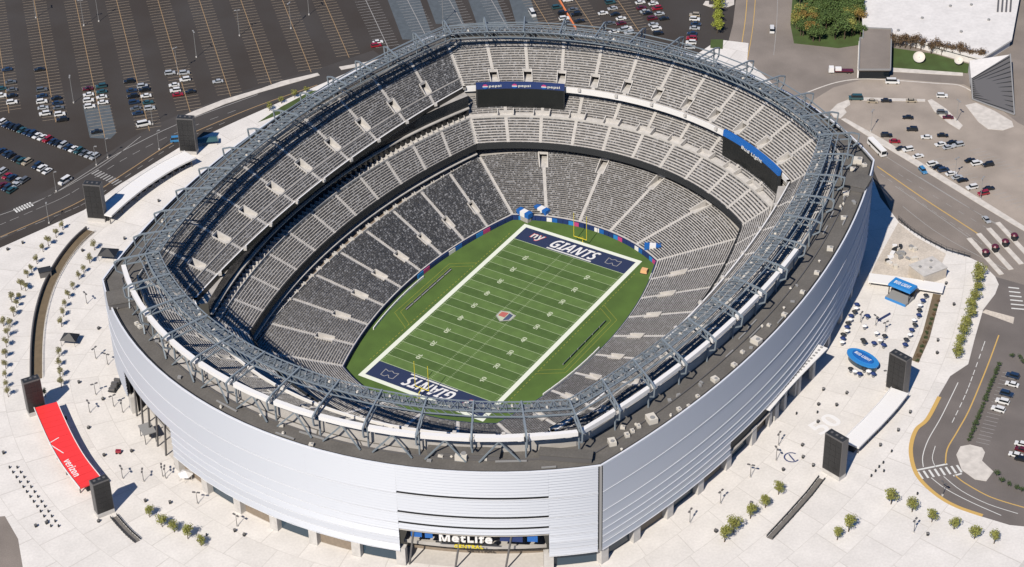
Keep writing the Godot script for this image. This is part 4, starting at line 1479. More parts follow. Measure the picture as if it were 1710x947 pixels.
# ------------------------------------------------------------------ gates: pylons and canopies
func pylons() -> void:
	# [base centre u, v, width, depth, yaw, height, label]
	var L := [[1390.5, 793, 7.3, 3.2, -0.26, 16.2, "tall dark video pylon beside the painted plaza numeral"],
		[1496, 657, 7.3, 3.2, -0.26, 16.2, "tall dark video pylon beside the blue oval stand"],
		[163, 368, 7.0, 3.2, 0.38, 17.0, "tall dark video pylon at the zebra crossing end of the long white canopy"],
		[316, 256, 7.0, 3.2, 0.42, 17.0, "tall dark video pylon by the blue car at the far end of the white canopy"],
		[62, 690, 6.0, 3.0, 1.05, 14.5, "dark video pylon at the top of the red canopy beside the sunken ramp"],
		[176, 858, 5.8, 3.0, 1.12, 14.0, "dark video pylon at the lettered end of the red canopy"]]
	for e in L:
		var n := thing("video_pylon", e[6], "pylon", at(e[0], e[1]), e[4])
		var w: float = e[2]
		var d: float = e[3]
		var h: float = e[5]
		var a := MB.new()
		a.box(Vector3(0, 0, -0.5), Vector3(w * 1.0, 1.6, d + 0.2))
		part(n, "plinth", a, M.concrete_light)
		var b := MB.new()
		b.box(Vector3(0, 1.6, -0.5), Vector3(w, h - 1.6, d))
		part(n, "housing", b, M.pylon_side)
		for sd in [1, -1]:
			var mw := (w - 0.35) / 3.0
			var mh := (h - 2.3) / 6.0
			var c := MB.new()   # one module of the display, shared by all eighteen
			c.box(Vector3(0, 0, 0), Vector3(mw - 0.07, mh - 0.07, 0.12))
			var cm := c.mesh(M.pylon_dark)
			for q in 18:
				piece(n, "display_module", cm, Transform3D(Basis(), Vector3((q % 3 - 1) * mw, 1.9 + (q / 3) * mh, -0.5 + sd * (d / 2 + 0.04))))
		var t := MB.new()
		t.box(Vector3(0, h + 0.02, -0.5), Vector3(w - 0.5, 0.15, d - 0.5))
		part(n, "top_panel", t, M.dark_steel)
		for k in 3:
			var f := MB.new()
			f.box(Vector3((k - 1) * w * 0.28, h + 0.17, -0.5), Vector3(0.8, 0.15, 0.8))
			part(n, "vent", f, M.pylon_side)
	# canopies: centre line of the roof in the picture, height of the roof
	var C := [[[1503, 652, 1484, 676, 1462, 700, 1440, 722, 1420, 742], 6.0, 3.1, "white", "white canopy over the gate between the two pylons by the curved road"],
		[[172, 358, 200, 333, 236, 305, 280, 277, 318, 258], 6.2, 3.7, "white", "long white curved canopy over the gate beside the striped lot road"],
		[[76, 676, 88, 704, 104, 738, 124, 772, 152, 808], 6.5, 3.9, "canopy_red", "bright red curved canopy with white lettering over the gate"]]
	for e in C:
		var pts := smooth(path(e[0], e[1]), 4)
		var n := thing("gate_canopy", e[4], "canopy", Vector3(pts[0].x, G, pts[0].z))
		var o := -n.position
		var pg := widen(pts, e[2], e[2])
		for k in pts.size() - 1:   # the roof is laid in panels with narrow joints
			var m := pg.size() - 1
			var qd := PackedVector2Array()
			for z in [pg[k].lerp(pg[k + 1], 0.015), pg[k + 1].lerp(pg[k], 0.015), pg[m - k - 1].lerp(pg[m - k], 0.015), pg[m - k].lerp(pg[m - k - 1], 0.015)]:
				qd.append(z + Vector2(o.x, o.z))
			var mb := MB.new()
			mb.slab(qd, e[1] - 0.5 - G, e[1] - G)
			part(n, "roof_panel", mb, M[e[3]])
		var ed := MB.new()
		for sd in [1, -1]:
			for k in pts.size() - 1:
				var dd: Vector3 = (pts[k + 1] - pts[k]).normalized().cross(UP) * sd * (e[2] + 0.1)
				ed.bar(pts[k] + dd + o - Vector3(0, G, 0) * 0.0, pts[k + 1] + dd + o, 0.2, 0.7)
		part(n, "edge_trim", ed, M.white)
		for k in range(0, pts.size(), 3):
			var a: Vector3 = pts[mini(k + 1, pts.size() - 1)] - pts[maxi(k - 1, 0)]
			var sdv: Vector3 = a.normalized().cross(UP) * (e[2] - 0.7)
			for sd in [1, -1]:
				var c := MB.new()
				var p: Vector3 = pts[k] + sdv * sd + o
				c.tube(Vector3(p.x, 0, p.z), Vector3(p.x, e[1] - 0.5 - G, p.z), 0.22, 6)
				part(n, "post", c, M.pylon_side)
		# ticket gates in the shade below
		for k in range(1, pts.size() - 1, 1):
			var c := MB.new()
			var p: Vector3 = pts[k] + o
			var dd: Vector3 = pts[k + 1] - pts[k]
			c.box(Vector3(p.x, 0, p.z), Vector3(1.6, 1.9, 2.2), -atan2(dd.z, dd.x))
			part(n, "turnstile", c, M.dark_steel)
		if e[3] == "canopy_red":
			var p1 := at(120.5, 781, 6.5) + o
			var md := (at(133, 797, 6.5) - at(108, 760, 6.5)).normalized()
			var tx := on_ground(Vector3(p1.x, e[1] - G + 0.05, p1.z), atan2(-md.z, md.x))
			word(n, "lettering", "verizon", M.white, 10.0, 2.6, tx)
			var ck := MB.new()
			var y := 6.5 - G + 0.06
			var q0 := at(98, 731, 6.5) + o
			var q1 := at(81, 741, 6.5) + o
			var q2 := at(106, 757, 6.5) + o
			stripe(ck, q0, q1, 0.35, y)
			stripe(ck, q1, q2, 0.35, y)
			part(n, "check_mark", ck, M.white)

# ------------------------------------------------------------------ vehicles
func car_meshes(kind: String, col: String) -> Array:
	var key := "car_%s_%s" % [kind, col]
	if shared.has(key): return shared[key]
	var l: float = {"sedan": 4.7, "suv": 4.8, "van": 6.2}[kind]
	var w: float = {"sedan": 1.85, "suv": 1.95, "van": 2.15}[kind]
	var bh: float = {"sedan": 0.62, "suv": 0.8, "van": 1.1}[kind]
	var ch: float = {"sedan": 0.55, "suv": 0.72, "van": 1.0}[kind]
	var b := MB.new()
	b.taper(Vector3(0, 0.3, 0), Vector3(l * 0.97, bh * 0.5, w * 0.96), Vector2(l, w))
	b.taper(Vector3(0, 0.3 + bh * 0.5, 0), Vector3(l, bh * 0.5, w), Vector2(l * 0.96, w * 0.93))
	var c := MB.new()
	var cl: float = {"sedan": 2.7, "suv": 3.3, "van": 4.9}[kind]
	var cx: float = {"sedan": -0.2, "suv": -0.5, "van": -0.4}[kind]
	c.taper(Vector3(cx, 0.3 + bh, 0), Vector3(cl, ch, w * 0.92), Vector2(cl * (0.62 if kind == "sedan" else 0.8), w * 0.78), 0.0, Vector2(-0.1, 0))
	var r := MB.new()
	r.box(Vector3(cx - 0.1, 0.3 + bh + ch, 0), Vector3(cl * (0.64 if kind == "sedan" else 0.82), 0.06, w * 0.8))
	var wh := MB.new()
	wh.tube(Vector3(0, 0, -0.11), Vector3(0, 0, 0.11), 0.34, 10)
	wh.tube(Vector3(0, 0, 0.11), Vector3(0, 0, -0.11), 0.34, 10)
	var hl := MB.new()
	hl.box(Vector3.ZERO, Vector3(0.16, 0.16, 0.36))
	var m: Material = M["car_" + col]
	shared[key] = [b.mesh(m), c.mesh(M.glass_dark), r.mesh(m), wh.mesh(M.rubber), hl.mesh(M.headlight), l, w, bh]
	return shared[key]

func car(p: Vector3, dir: Vector3, col: String, kind: String, where: String, group: String) -> void:
	var k := car_meshes(kind, col)
	var pretty: String = {"grey": "dark grey", "navy": "dark blue", "blue": "light blue", "maroon": "dark red"}.get(col, col)
	var n := thing({"sedan": "parked_car", "suv": "parked_suv", "van": "parked_van"}[kind], "%s %s %s" % [pretty, {"sedan": "car", "suv": "SUV", "van": "van"}[kind], where], "van" if kind == "van" else "car", p, atan2(-dir.z, dir.x), group)
	piece(n, "body", k[0])
	piece(n, "window_band", k[1])
	piece(n, "roof", k[2])
	var l: float = k[5]
	var w: float = k[6]
	for sx in [-1, 1]:
		for sz in [-1, 1]:
			piece(n, "wheel", k[3], Transform3D(Basis(), Vector3(sx * l * 0.31, 0.34, sz * (w / 2 - 0.1))))
	for sz in [-1, 1]:
		piece(n, "headlight", k[4], Transform3D(Basis(), Vector3(l / 2 - 0.06, 0.3 + float(k[7]) * 0.5, sz * (w / 2 - 0.3))))

func cars() -> void:
	var d := Vector3(0.7300, 0, 0.6834)
	var e := Vector3(0.6834, 0, -0.7300)
	var C := {"w": "white", "k": "black", "g": "grey", "s": "silver", "r": "red", "m": "maroon", "n": "navy", "b": "blue", "t": "teal", "f": "tan"}
	var put := func(list: Array, dir: Vector3, where: String, group: String) -> void:
		for q in list:
			var kind := "sedan"
			if q.size() > 3: kind = q[3]
			elif rng.randf() < 0.4: kind = "suv"
			var dd := dir * (1.0 if rng.randf() < 0.5 else -1.0)
			car(at(q[0], q[1], ROAD), dd.rotated(UP, rng.randf_range(-0.04, 0.04)), C[q[2]], kind, where, group)
	put.call([[2, 150, "t"], [2, 162, "w"], [20, 152, "g"], [20, 162, "k"], [20, 173, "w"], [70, 152, "g"], [70, 162, "n"], [70, 172, "w"], [72, 182, "s"], [75, 192, "w"], [94, 166, "k"], [96, 174, "n"], [98, 182, "g"], [100, 193, "w"], [104, 202, "k"], [147, 150, "m"], [148, 160, "w"], [148, 170, "w"], [150, 180, "w"], [169, 146, "t"], [170, 155, "t"], [170, 164, "w"], [172, 173, "w"], [161, 222, "k"]], e, "in the striped lot in rows ending near the sealed patch", "cars in the striped lot")
	put.call([[220, 153, "n"], [222, 163, "k"], [224, 173, "n"], [227, 183, "g"], [230, 191, "n"], [238, 146, "s"], [244, 162, "w"], [247, 173, "t"], [250, 183, "s"], [241, 152, "k"], [216, 138, "k"]], e, "in the striped lot row near the white van", "cars by the white van")
	put.call([[284, 124, "s"], [291, 144, "w"], [297, 160, "r"], [293, 153, "w"], [308, 124, "s"], [309, 135, "w"], [318, 155, "k"], [364, 138, "s"], [631, 72, "w"], [628, 78, "r"], [66, 118, "k"], [12, 118, "n"], [18, 139, "g"]], e, "standing apart on the worn stalls of the striped lot", "scattered cars in the striped lot")
	car(at(240, 210, ROAD), Vector3(0.6, 0, -0.8).normalized(), "white", "van", "standing by the road edge of the striped lot", "")
	put.call([[930, 14, "t"], [940, 24, "k"], [942, 33, "w"], [948, 2, "w"], [957, 18, "g"], [962, 26, "k"], [968, 37, "k"], [946, 41, "g"]], e, "beside the bright orange barrier", "cars by the orange barrier")
	put.call([[1019, 6, "t"], [1023, 16, "s"], [1007, 24, "w"], [1027, 26, "k"], [1037, 33, "w"], [1037, 41, "m"], [1019, 41, "g"], [1047, 49, "w"], [1051, 57, "s"], [1025, 55, "w"], [1016, 0, "n"], [1040, 52, "s"], [1069, 6, "w"], [1071, 15, "m"], [1077, 21, "s"], [1081, 24, "k"], [1091, 8, "w"], [1097, 16, "r"], [1101, 25, "s"], [1089, 33, "m"], [1091, 43, "s"], [1096, 50, "w"], [1099, 58, "k"], [1109, 33, "k"], [1086, 0, "k"], [1066, -2, "g"], [1094, 0, "w"]], e, "in the crowded rows between the stadium rim and the tree planter", "cars in the crowded rows")
	put.call([[1160, 27, "f"], [1160, 34, "w"], [1162, 42, "n"], [1160, 49, "s"], [1156, 58, "n"], [1155, 66, "r"], [1154, 73, "w"], [1152, 81, "s"]], Vector3(1, 0, -0.45).normalized(), "in the single file beside the tree planter", "cars beside the tree planter")
	car(at(889, 25, ROAD), d, "white", "van", "on the sealed grey stalls above the stadium rim", "")
	# slanting rows by the side road
	var A0 := at(3, 207, ROAD)
	var A1 := at(158, 264, ROAD)
	var ra := (A1 - A0).normalized()
	var seq := "wnkktnnwwrnksnwtgss"
	for k in seq.length():
		car(A0.lerp(A1, k / float(seq.length() - 1)), ra.cross(UP), C[seq[k]], "suv" if k % 3 == 0 else "sedan", "in the slanting row that ends at the zebra crossing road", "cars in the slanting row")
	put.call([[2, 254, "n"], [12, 258, "n"], [18, 262, "k"], [28, 267, "k"], [37, 271, "t"], [45, 273, "f"], [62, 279, "n"], [71, 283, "w"], [79, 288, "w"]], ra.cross(UP), "in the short row by the pale kerb below the slanting row", "cars in the short row")
	put.call([[3, 289, "s"], [12, 296, "r"], [20, 299, "n"], [30, 304, "s"], [40, 304, "g"], [4, 311, "m"], [12, 316, "n"], [20, 320, "t"], [28, 311, "s"]], ra.cross(UP), "in the small cluster by the side road lamp post", "cars in the small cluster")
	car(at(109, 305, ROAD), ra.cross(UP), "white", "van", "parked by the kerb near the tall pylon", "")
	car(at(297, 236, ROAD), Vector3(0.75, 0, -0.66).normalized(), "blue", "van", "on the side road beside the tall pylon", "")
	# tan lot
	var t1 := Vector3(0.65, 0, -0.76).normalized()
	put.call([[1429, 166, "t", "van"], [1457, 171, "f"], [1480, 170, "k"], [1522, 170, "f"], [1573, 190, "g"], [1583, 198, "m"], [1516, 198, "k"], [1523, 218, "k"], [1547, 231, "w"], [1574, 228, "k"], [1480, 228, "k"], [1494, 238, "r"]], Vector3(0.9, 0, -0.45).normalized(), "on the tan lot between the pale traffic islands", "cars on the tan lot")
	put.call([[1505, 250, "k"], [1516, 252, "w"], [1533, 263, "w"], [1557, 276, "w"], [1565, 281, "k"], [1575, 286, "n"], [1588, 292, "w"], [1598, 298, "s"], [1607, 303, "k"], [1623, 315, "w"], [1642, 325, "r"]], t1, "backed against the pale kerb of the tan lot along the highway", "cars along the pale kerb")
	put.call([[1570, 243, "w"], [1583, 248, "s"], [1590, 240, "k"], [1620, 270, "k"], [1631, 275, "w"], [1650, 277, "k"], [1651, 317, "k"], [1600, 244, "s"]], t1, "in the middle stalls of the tan lot", "cars in the middle of the tan lot")
	put.call([[1490, 139, "w", "van"], [1573, 162, "w", "suv"]], Vector3(1, 0, -0.55).normalized(), "driving past the tan lot towards the white arena", "white vehicles passing the tan lot")
	car(at(1541, 287, ROAD), Vector3(0.75, 0, 0.66).normalized(), "blue", "suv", "driving on the highway beside the pale kerb", "")
	car(at(1647, 369, ROAD), Vector3(0.75, 0, 0.66).normalized(), "silver", "sedan", "driving on the highway towards the toll booths", "")
	car(at(1289, 52, ROAD), Vector3(-0.45, 0, -0.9).normalized(), "white", "van", "driving on the road beside the wood", "")
	put.call([[1691, 630, "n"], [1690, 644, "w"], [1681, 660, "n"], [1674, 673, "w"], [1667, 686, "w"]], (at(1700, 640, ROAD) - at(1678, 634, ROAD)).normalized(), "in the stalls behind the clipped hedge", "cars behind the hedge")
	put.call([[1706, 744, "w"], [1706, 753, "m"], [1696, 762, "w"], [1706, 769, "k"]], (at(1710, 764, ROAD) - at(1684, 757, ROAD)).normalized(), "in the open lot beyond the concrete island", "cars beyond the concrete island")
	# bus
	var bp := at(1464, 251, ROAD)
	var bn := thing("bus", "long white coach bus with dark windows on the road by the stadium corner", "bus", bp, atan2(-0.62, 0.78))
	var b := MB.new()
	b.taper(Vector3(0, 0.4, 0), Vector3(12.2, 2.7, 2.5), Vector2(12.0, 2.35))
	part(bn, "body", b, M.white)
	for sd in [-1, 1]:
		var w := MB.new()
		w.box(Vector3(0, 1.7, sd * 1.22), Vector3(11.0, 0.95, 0.08))
		part(bn, "window_band", w, M.glass_dark)
	var ws := MB.new()
	ws.box(Vector3(6.08, 1.4, 0), Vector3(0.08, 1.4, 2.1))
	part(bn, "windscreen", ws, M.glass_dark)
	var km := car_meshes("van", "white")
	for sx in [-3.6, 3.9]:
		for sz in [-1.15, 1.15]:
			piece(bn, "wheel", km[3], Transform3D(Basis().scaled(Vector3(1.4, 1.4, 1.4)), Vector3(sx, 0.48, sz)))
	# flatbed lorry
	var tn := thing("flatbed_lorry", "white cab lorry with a low dark red bed near the grey entrance hall", "lorry", at(1405, 121, ROAD), 0.5)
	var tc := MB.new()
	tc.taper(Vector3(-4.4, 0.5, 0), Vector3(2.4, 2.3, 2.3), Vector2(2.0, 2.2))
	part(tn, "cab", tc, M.white)
	var tb := MB.new()
	tb.box(Vector3(1.0, 0.9, 0), Vector3(8.0, 0.4, 2.4))
	part(tn, "bed", tb, M.car_maroon)
	var tl := MB.new()
	tl.box(Vector3(-1.4, 1.3, 0), Vector3(2.6, 1.1, 2.0))
	part(tn, "load", tl, M.white)
	for sx in [-4.2, 2.5, 3.9]:
		for sz in [-1.0, 1.0]:
			piece(tn, "wheel", km[3], Transform3D(Basis().scaled(Vector3(1.3, 1.3, 1.3)), Vector3(sx, 0.45, sz)))

# ------------------------------------------------------------------ trees
func crown_mesh(kind: String, variant: int, r: float, h: float, leaves: int, size: float, thin := 1.0) -> ArrayMesh:
	var g := RandomNumberGenerator.new()
	g.seed = hash(kind) + variant * 77
	var mb := MB.new()
	mb.colored = true
	var lobes := []
	for k in 7:
		lobes.append([Vector3(g.randf_range(-0.42, 0.42) * r, g.randf_range(-0.24, 0.3) * h, g.randf_range(-0.42, 0.42) * r), g.randf_range(0.42, 0.68)])
	for k in leaves:
		var lb: Array = lobes[k % 7]
		var u := Vector3(g.randfn(), g.randfn(), g.randfn()).normalized() * pow(g.randf(), 0.45)
		var p: Vector3 = lb[0] + Vector3(u.x * r, u.y * h * 0.5, u.z * r) * lb[1]
		var nrm := (Vector3(g.randfn(), g.randfn() + 0.6, g.randfn()) + u).normalized()
		var a := nrm.cross(Vector3(g.randfn(), g.randfn(), g.randfn())).normalized()
		var b := nrm.cross(a)
		var s := size * g.randf_range(0.6, 1.25)
		var v := g.randf_range(0.62, 1.35)
		mb.col = Color(v * g.randf_range(0.9, 1.12), v, v * 0.95)
		mb.quad(p - a * s * 0.5, p - b * s * 0.3, p + a * s * 0.5, p + b * s * 0.3)
	return mb.mesh(M["leaf_" + kind])

func tree(p: Vector3, kind: String, r: float, h: float, label: String, group: String, leaves := 260, size := 0.5) -> void:
	var variant := rng.randi() % 3
	var key := "tree_%s_%d_%.1f" % [kind, variant, r]
	if not shared.has(key):
		var t := MB.new()
		var th := h * 0.42
		t.tube(Vector3.ZERO, Vector3(0, th, 0), h * 0.026 + 0.03, 7, h * 0.016 + 0.02)
		for k in 4:
			var a := TAU * k / 4.0 + variant
			t.tube(Vector3(0, th * 0.95, 0), Vector3(cos(a) * r * 0.5, h * 0.72, sin(a) * r * 0.5), h * 0.013 + 0.015, 5, 0.02)
		t.tube(Vector3(0, th, 0), Vector3(0.1, h * 0.88, 0), h * 0.015 + 0.015, 5, 0.02)
		shared[key] = [t.mesh(M.bark), crown_mesh(kind, variant, r, h * 0.68, leaves, size)]
	var n := thing({"hedge": "bush"}.get(kind, "tree"), label, "bush" if kind == "hedge" else "tree", p, rng.randf() * TAU, group)
	var sc := rng.randf_range(0.86, 1.15)
	n.scale = Vector3(sc, sc, sc)
	piece(n, "trunk", shared[key][0])
	piece(n, "crown", shared[key][1], Transform3D(Basis(), Vector3(0, h * 0.64, 0)))

func trees() -> void:
	for e in [[105, 384], [94, 397], [81, 411], [72, 421], [62, 441], [53, 455], [46, 464], [43, 486], [36, 484], [33, 501], [28, 514], [23, 529], [17, 547], [14, 564], [11, 580], [10, 598], [10, 616], [10, 632], [11, 648], [14, 663], [20, 505], [6, 545]]:
		tree(at(e[0], e[1]), "pale", 1.5, 4.4, "sparse young tree in the outer row along the sunken ramp", "young trees outside the ramp", 420, 0.4)
	for e in [[158, 418], [150, 440], [140, 456], [132, 467], [122, 484], [115, 499], [109, 514], [106, 529], [103, 546], [99, 596], [99, 613], [101, 631], [103, 647], [76, 663]]:
		tree(at(e[0], e[1]), "pale", 1.5, 4.4, "sparse young tree in the inner row between ramp and stadium", "young trees inside the ramp", 420, 0.4)
	for e in [[250, 864], [271, 880], [291, 889], [314, 900], [336, 912]]:
		tree(at(e[0], e[1]), "olive", 2.3, 5.0, "small bushy tree on the plaza beyond the lettered end of the red canopy", "bushy trees by the red canopy", 700, 0.5)
	for e in [[1300, 826], [1278, 848], [1253, 866], [1225, 889], [1417, 888], [1398, 902], [1210, 905]]:
		tree(at(e[0], e[1]), "olive", 2.5, 6.0, "small leafy tree on the plaza below the shaded louvred facade", "plaza trees below the facade", 800, 0.5)
	for e in [[1488, 842], [1523, 855], [1556, 872], [1593, 884], [1627, 900], [1660, 908]]:
		tree(at(e[0], e[1]), "olive", 2.5, 6.0, "small leafy tree in the row inside the bend of the curved road", "trees inside the road bend", 800, 0.5)
	for e in [[1635, 462], [1632, 475], [1631, 490], [1627, 504], [1622, 520], [1620, 534], [1614, 549], [1609, 563], [1602, 580], [1597, 598]]:
		tree(at(e[0], e[1]), "olive", 2.5, 5.2, "leafy tree in the straight row beside the road and blue tables", "straight row of plaza trees", 800, 0.5)
	# wood beyond the tan lot
	for k in 120:
		var u := 1330.0 + rng.randf() * 108.0
		var v := -30.0 + rng.randf() * 100.0
		if v > 66 and u < 1352: v -= 20
		var kind: String = ["green", "green", "green", "green", "olive", "autumn"][rng.randi() % 6] if v > 30 else "green"
		tree(at(u, v), kind, 3.6, 9.0, "%s tree in the dense wood beside the white arena" % ({"autumn": "autumn coloured", "olive": "yellow green"}.get(kind, "dark green")), "trees of the wood", 620, 0.75)
	for k in 18:
		var u := lerpf(1494, 1642, k / 17.0)
		if u > 1543 and u < 1552: continue
		tree(at(u, lerpf(76, 104, k / 17.0) + rng.randf_range(-3, 3)), "rust", 3.0, 7.0, "rusty brown tree in the line along the arena wall", "trees along the arena wall", 420, 0.6)
	for k in 7:
		tree(at(1200 - k * 0.4, 6 + k * 8.2), "lime", 3.2, 6.0, "yellow green tree packed in the long planter beside the parked cars", "trees of the planter", 600, 0.6)
	for k in 26:
		var u := lerpf(1668, 1618, k / 25.0)
		tree(at(u, lerpf(612, 738, k / 25.0)), "hedge", 1.1, 1.9, "low bush in the clipped hedge between road and stalls", "bushes of the hedge", 170, 0.35)
	for e in [[1664, 795], [1672, 806], [1684, 812], [1697, 818], [1706, 822], [1690, 598], [1702, 600], [1708, 608]]:
		tree(at(e[0], e[1]), "hedge", 1.4, 2.2, "low bush on the planted verge of the hedge lot", "bushes on the verge", 170, 0.4)
	for e in [[450, 185], [470, 173], [492, 163], [512, 155]]:
		tree(at(e[0], e[1]), "olive", 1.6, 3.6, "small tree on the grass strip between side road and stadium", "trees on the grass strip", 300, 0.45)
	for k in 14:
		var e := [lerpf(1566, 1532, k / 13.0), lerpf(505, 605, k / 13.0)]
		tree(at(e[0], e[1]), "hedge" if k % 3 else "rust", 1.1, 1.5, "low shrub in the long plant bed beside the blue tables", "shrubs of the plant bed", 170, 0.35)

# ------------------------------------------------------------------ street furniture and small buildings
func lamp(u: float, v: float, h: float, label: String, group: String, heads := 2, dark := true) -> void:
	var n := thing("street_lamp", label, "lamp post", at(u, v, ROAD), rng.randf() * 3.0, group)
	var m: Material = M.pylon_side if dark else M.unit_grey
	var a := MB.new()
	a.tube(Vector3.ZERO, Vector3(0, h, 0), 0.13, 6, 0.08)
	part(n, "pole", a, m)
	var b := MB.new()
	b.tube(Vector3(0, 0, 0), Vector3(0, 0.6, 0), 0.35, 8)
	part(n, "footing", b, M.concrete_light)
	for k in heads:
		var q := Vector3(cos(TAU * k / heads), 0, sin(TAU * k / heads))
		var c := MB.new()
		c.bar(Vector3(0, h - 0.1, 0), Vector3(0, h, 0) + q * 0.6, 0.09, 0.09)
		c.box(Vector3(0, h - 0.1, 0) + q * 0.8, Vector3(1.0, 0.22, 0.6), -atan2(q.z, q.x))
		part(n, "lamp_head", c, m)

func furniture() -> void:
	for e in [[140, 43], [297, 124], [328, 96], [486, 48], [516, 25], [740, 38], [165, 36], [123, 172], [60, 30], [400, 60]]:
		lamp(e[0], e[1], 13.0, "tall lamp post among the stalls of the striped lot", "lamp posts of the striped lot", 2, false)
	for e in [[180, 264], [161, 276], [94, 320], [255, 208], [266, 250], [82, 373]]:
		lamp(e[0], e[1], 9.0, "slim lamp post at the kerb of the side road", "lamp posts along the side road", 1, false)
	for e in [[1637, 333], [1597, 203], [1454, 220], [1594, 300]]:
		lamp(e[0], e[1], 10.0, "slim lamp post at the edge of the tan lot", "lamp posts of the tan lot", 2, false)
	for e in [[1152, 874], [1203, 842], [1253, 798], [1296, 770], [1300, 745], [1480, 640], [1574, 828], [1526, 890]]:
		lamp(e[0], e[1], 5.5, "short dark lamp post on the plaza below the shaded facade", "plaza lamps below the facade", 2)
	for e in [[272, 797], [277, 800], [240, 805], [330, 842], [396, 880], [205, 800], [160, 600], [180, 610], [150, 690], [190, 680], [145, 508], [205, 690], [160, 660]]:
		lamp(e[0], e[1], 5.0, "short dark lamp post on the plaza before the sunlit facade", "plaza lamps before the sunlit facade", 2)
	for e in [[1415, 500], [1437, 540], [1462, 545], [1478, 555]]:
		lamp(e[0], e[1], 4.5, "short dark lamp post among the blue tables", "lamps among the tables", 2)
	# orange crowd barrier between two rows of cars
	var ba := at(932, -2, ROAD)
	var bb := at(962, 50, ROAD)
	var bar := thing("orange_barrier", "bright orange barrier line between two rows of parked cars", "barrier", ba)
	for k in 16:
		var p0 := (bb - ba) * (k / 16.0)
		var p1 := (bb - ba) * ((k + 0.92) / 16.0)
		var pn := MB.new()
		pn.bar(p0 + UP * 0.55, p1 + UP * 0.55, 0.5, 1.0)
		part(bar, "barrier_panel", pn, M.barrier_orange)
	# bollards
	for k in 26:
		var q := k / 25.0
		var mb := MB.new()
		var p := at(lerpf(16, 88, q) + (10 if k % 2 else 0), lerpf(782, 884, q) - (4 if k % 2 else 0))
		mb.tube(p, p + UP * 0.95, 0.3, 8, 0.26)
		solo("bollard", mb, M.dark_steel, "dark bollard in the double line outside the red canopy", "bollard", "bollards outside the red canopy")
	for e in [[1455, 796], [1462, 788], [1468, 781], [1475, 774], [1476, 788], [1489, 755], [1532, 826], [345, 895], [1365, 690], [1330, 692]]:
		var mb := MB.new()
		var p := at(e[0], e[1])
		mb.tube(p, p + UP * 0.95, 0.32, 8, 0.28)
		solo("bollard", mb, M.dark_steel, "dark bollard on the open plaza between canopy and curved road", "bollard", "bollards by the curved road")
	# litter bins standing about on the plaza
	for e in [[148, 716, 0], [174, 762, 0], [220, 755, 0], [284, 841, 0], [243, 838, 0], [165, 872, 0], [6, 758, 0], [110, 700, 0], [138, 420, 0], [208, 400, 0], [265, 337, 0], [38, 407, 0], [13, 418, 0], [165, 550, 0], [132, 640, 0], [172, 668, 0], [96, 705, 0], [60, 880, 0], [78, 875, 0], [120, 752, 0], [392, 888, 0], [408, 895, 0], [1308, 786, 1], [1340, 745, 1], [1397, 678, 1], [1414, 658, 1], [1375, 652, 1], [1341, 765, 1], [1358, 779, 1], [1565, 591, 1], [1593, 510, 1], [1566, 570, 1], [1195, 888, 1], [1196, 889, 1], [1549, 894, 1], [1254, 842, 1], [1367, 677, 1], [1366, 706, 1], [1580, 475, 1], [1500, 720, 1], [1470, 745, 1], [1520, 690, 1]]:
		var n := thing("litter_bin", "small dark litter bin %s" % ["on the open plaza between ramp, red canopy and sunlit facade", "on the plaza between the shaded facade and the curved road"][e[2]], "bin", at(e[0], e[1]), rng.randf() * 3.0, ["bins by the sunlit facade", "bins by the curved road"][e[2]])
		var bb1 := MB.new()
		bb1.taper(Vector3.ZERO, Vector3(0.7, 1.0, 0.7), Vector2(0.85, 0.85))
		part(n, "body", bb1, M.dark_steel)
		var bb2 := MB.new()
		bb2.taper(Vector3(0, 1.0, 0), Vector3(0.9, 0.25, 0.9), Vector2(0.5, 0.5))
		part(n, "lid", bb2, M.pylon_side)
	# patio tables with blue umbrellas
	var spots := []
	for k in 11:
		spots.append([lerpf(1430, 1404, k / 10.0) + rng.randf_range(-2, 2), lerpf(515, 578, k / 10.0)])
		spots.append([lerpf(1545, 1512, k / 10.0) + rng.randf_range(-3, 3), lerpf(500, 582, k / 10.0)])
	for k in 9: spots.append([1470 + rng.randf_range(-32, 40), 545 + rng.randf_range(-20, 42)])
	for k in 6: spots.append([1420 + k * 7.5, 623 + (k % 3) * 4])
	for k in spots.size():
		var n := thing("patio_table", "round plaza table with %s umbrella near the blue oval stand" % (["dark blue", "charcoal", "white"][k % 3]), "table", at(spots[k][0], spots[k][1]), rng.randf(), "umbrella tables by the oval stand")
		var a := MB.new()
		a.tube(Vector3.ZERO, Vector3(0, 2.3, 0), 0.05, 5)
		part(n, "pole", a, M.dark_steel)
		var b := MB.new()
		b.tube(Vector3(0, 0.72, 0), Vector3(0, 0.78, 0), 0.55, 10)
		part(n, "table_top", b, M.unit_grey)
		var c := MB.new()
		c.tube(Vector3(0, 2.0, 0), Vector3(0, 2.5, 0), 1.05, 8, 0.05)
		part(n, "umbrella", c, [M.navy_banner, M.dark_steel, M.white][k % 3])
	# blue roofed stage with pale floor
	var sp := at(1502, 500)
	var s := thing("stage", "stage with a bright blue lettered roof and grey floor on the plaza", "stage", sp, -0.14)
	var fl := MB.new()
	fl.box(Vector3.ZERO, Vector3(8.6, 1.2, 6.0))
	part(s, "platform", fl, M.unit_grey)
	var sk := MB.new()
	sk.box(Vector3(0, 0.1, 3.05), Vector3(8.6, 1.0, 0.15))
	part(s, "skirt", sk, M.sky_blue)
	var rf := MB.new()
	rf.taper(Vector3(0, 5.0, -1.5), Vector3(9.4, 0.9, 5.4), Vector2(9.0, 5.0))
	part(s, "roof", rf, M.sky_blue)
	word(s, "lettering", "BUD LIGHT", M.white, 6.6, 1.8, Transform3D(Basis(Vector3.RIGHT, -PI / 2), Vector3(0, 5.93, -1.4)))
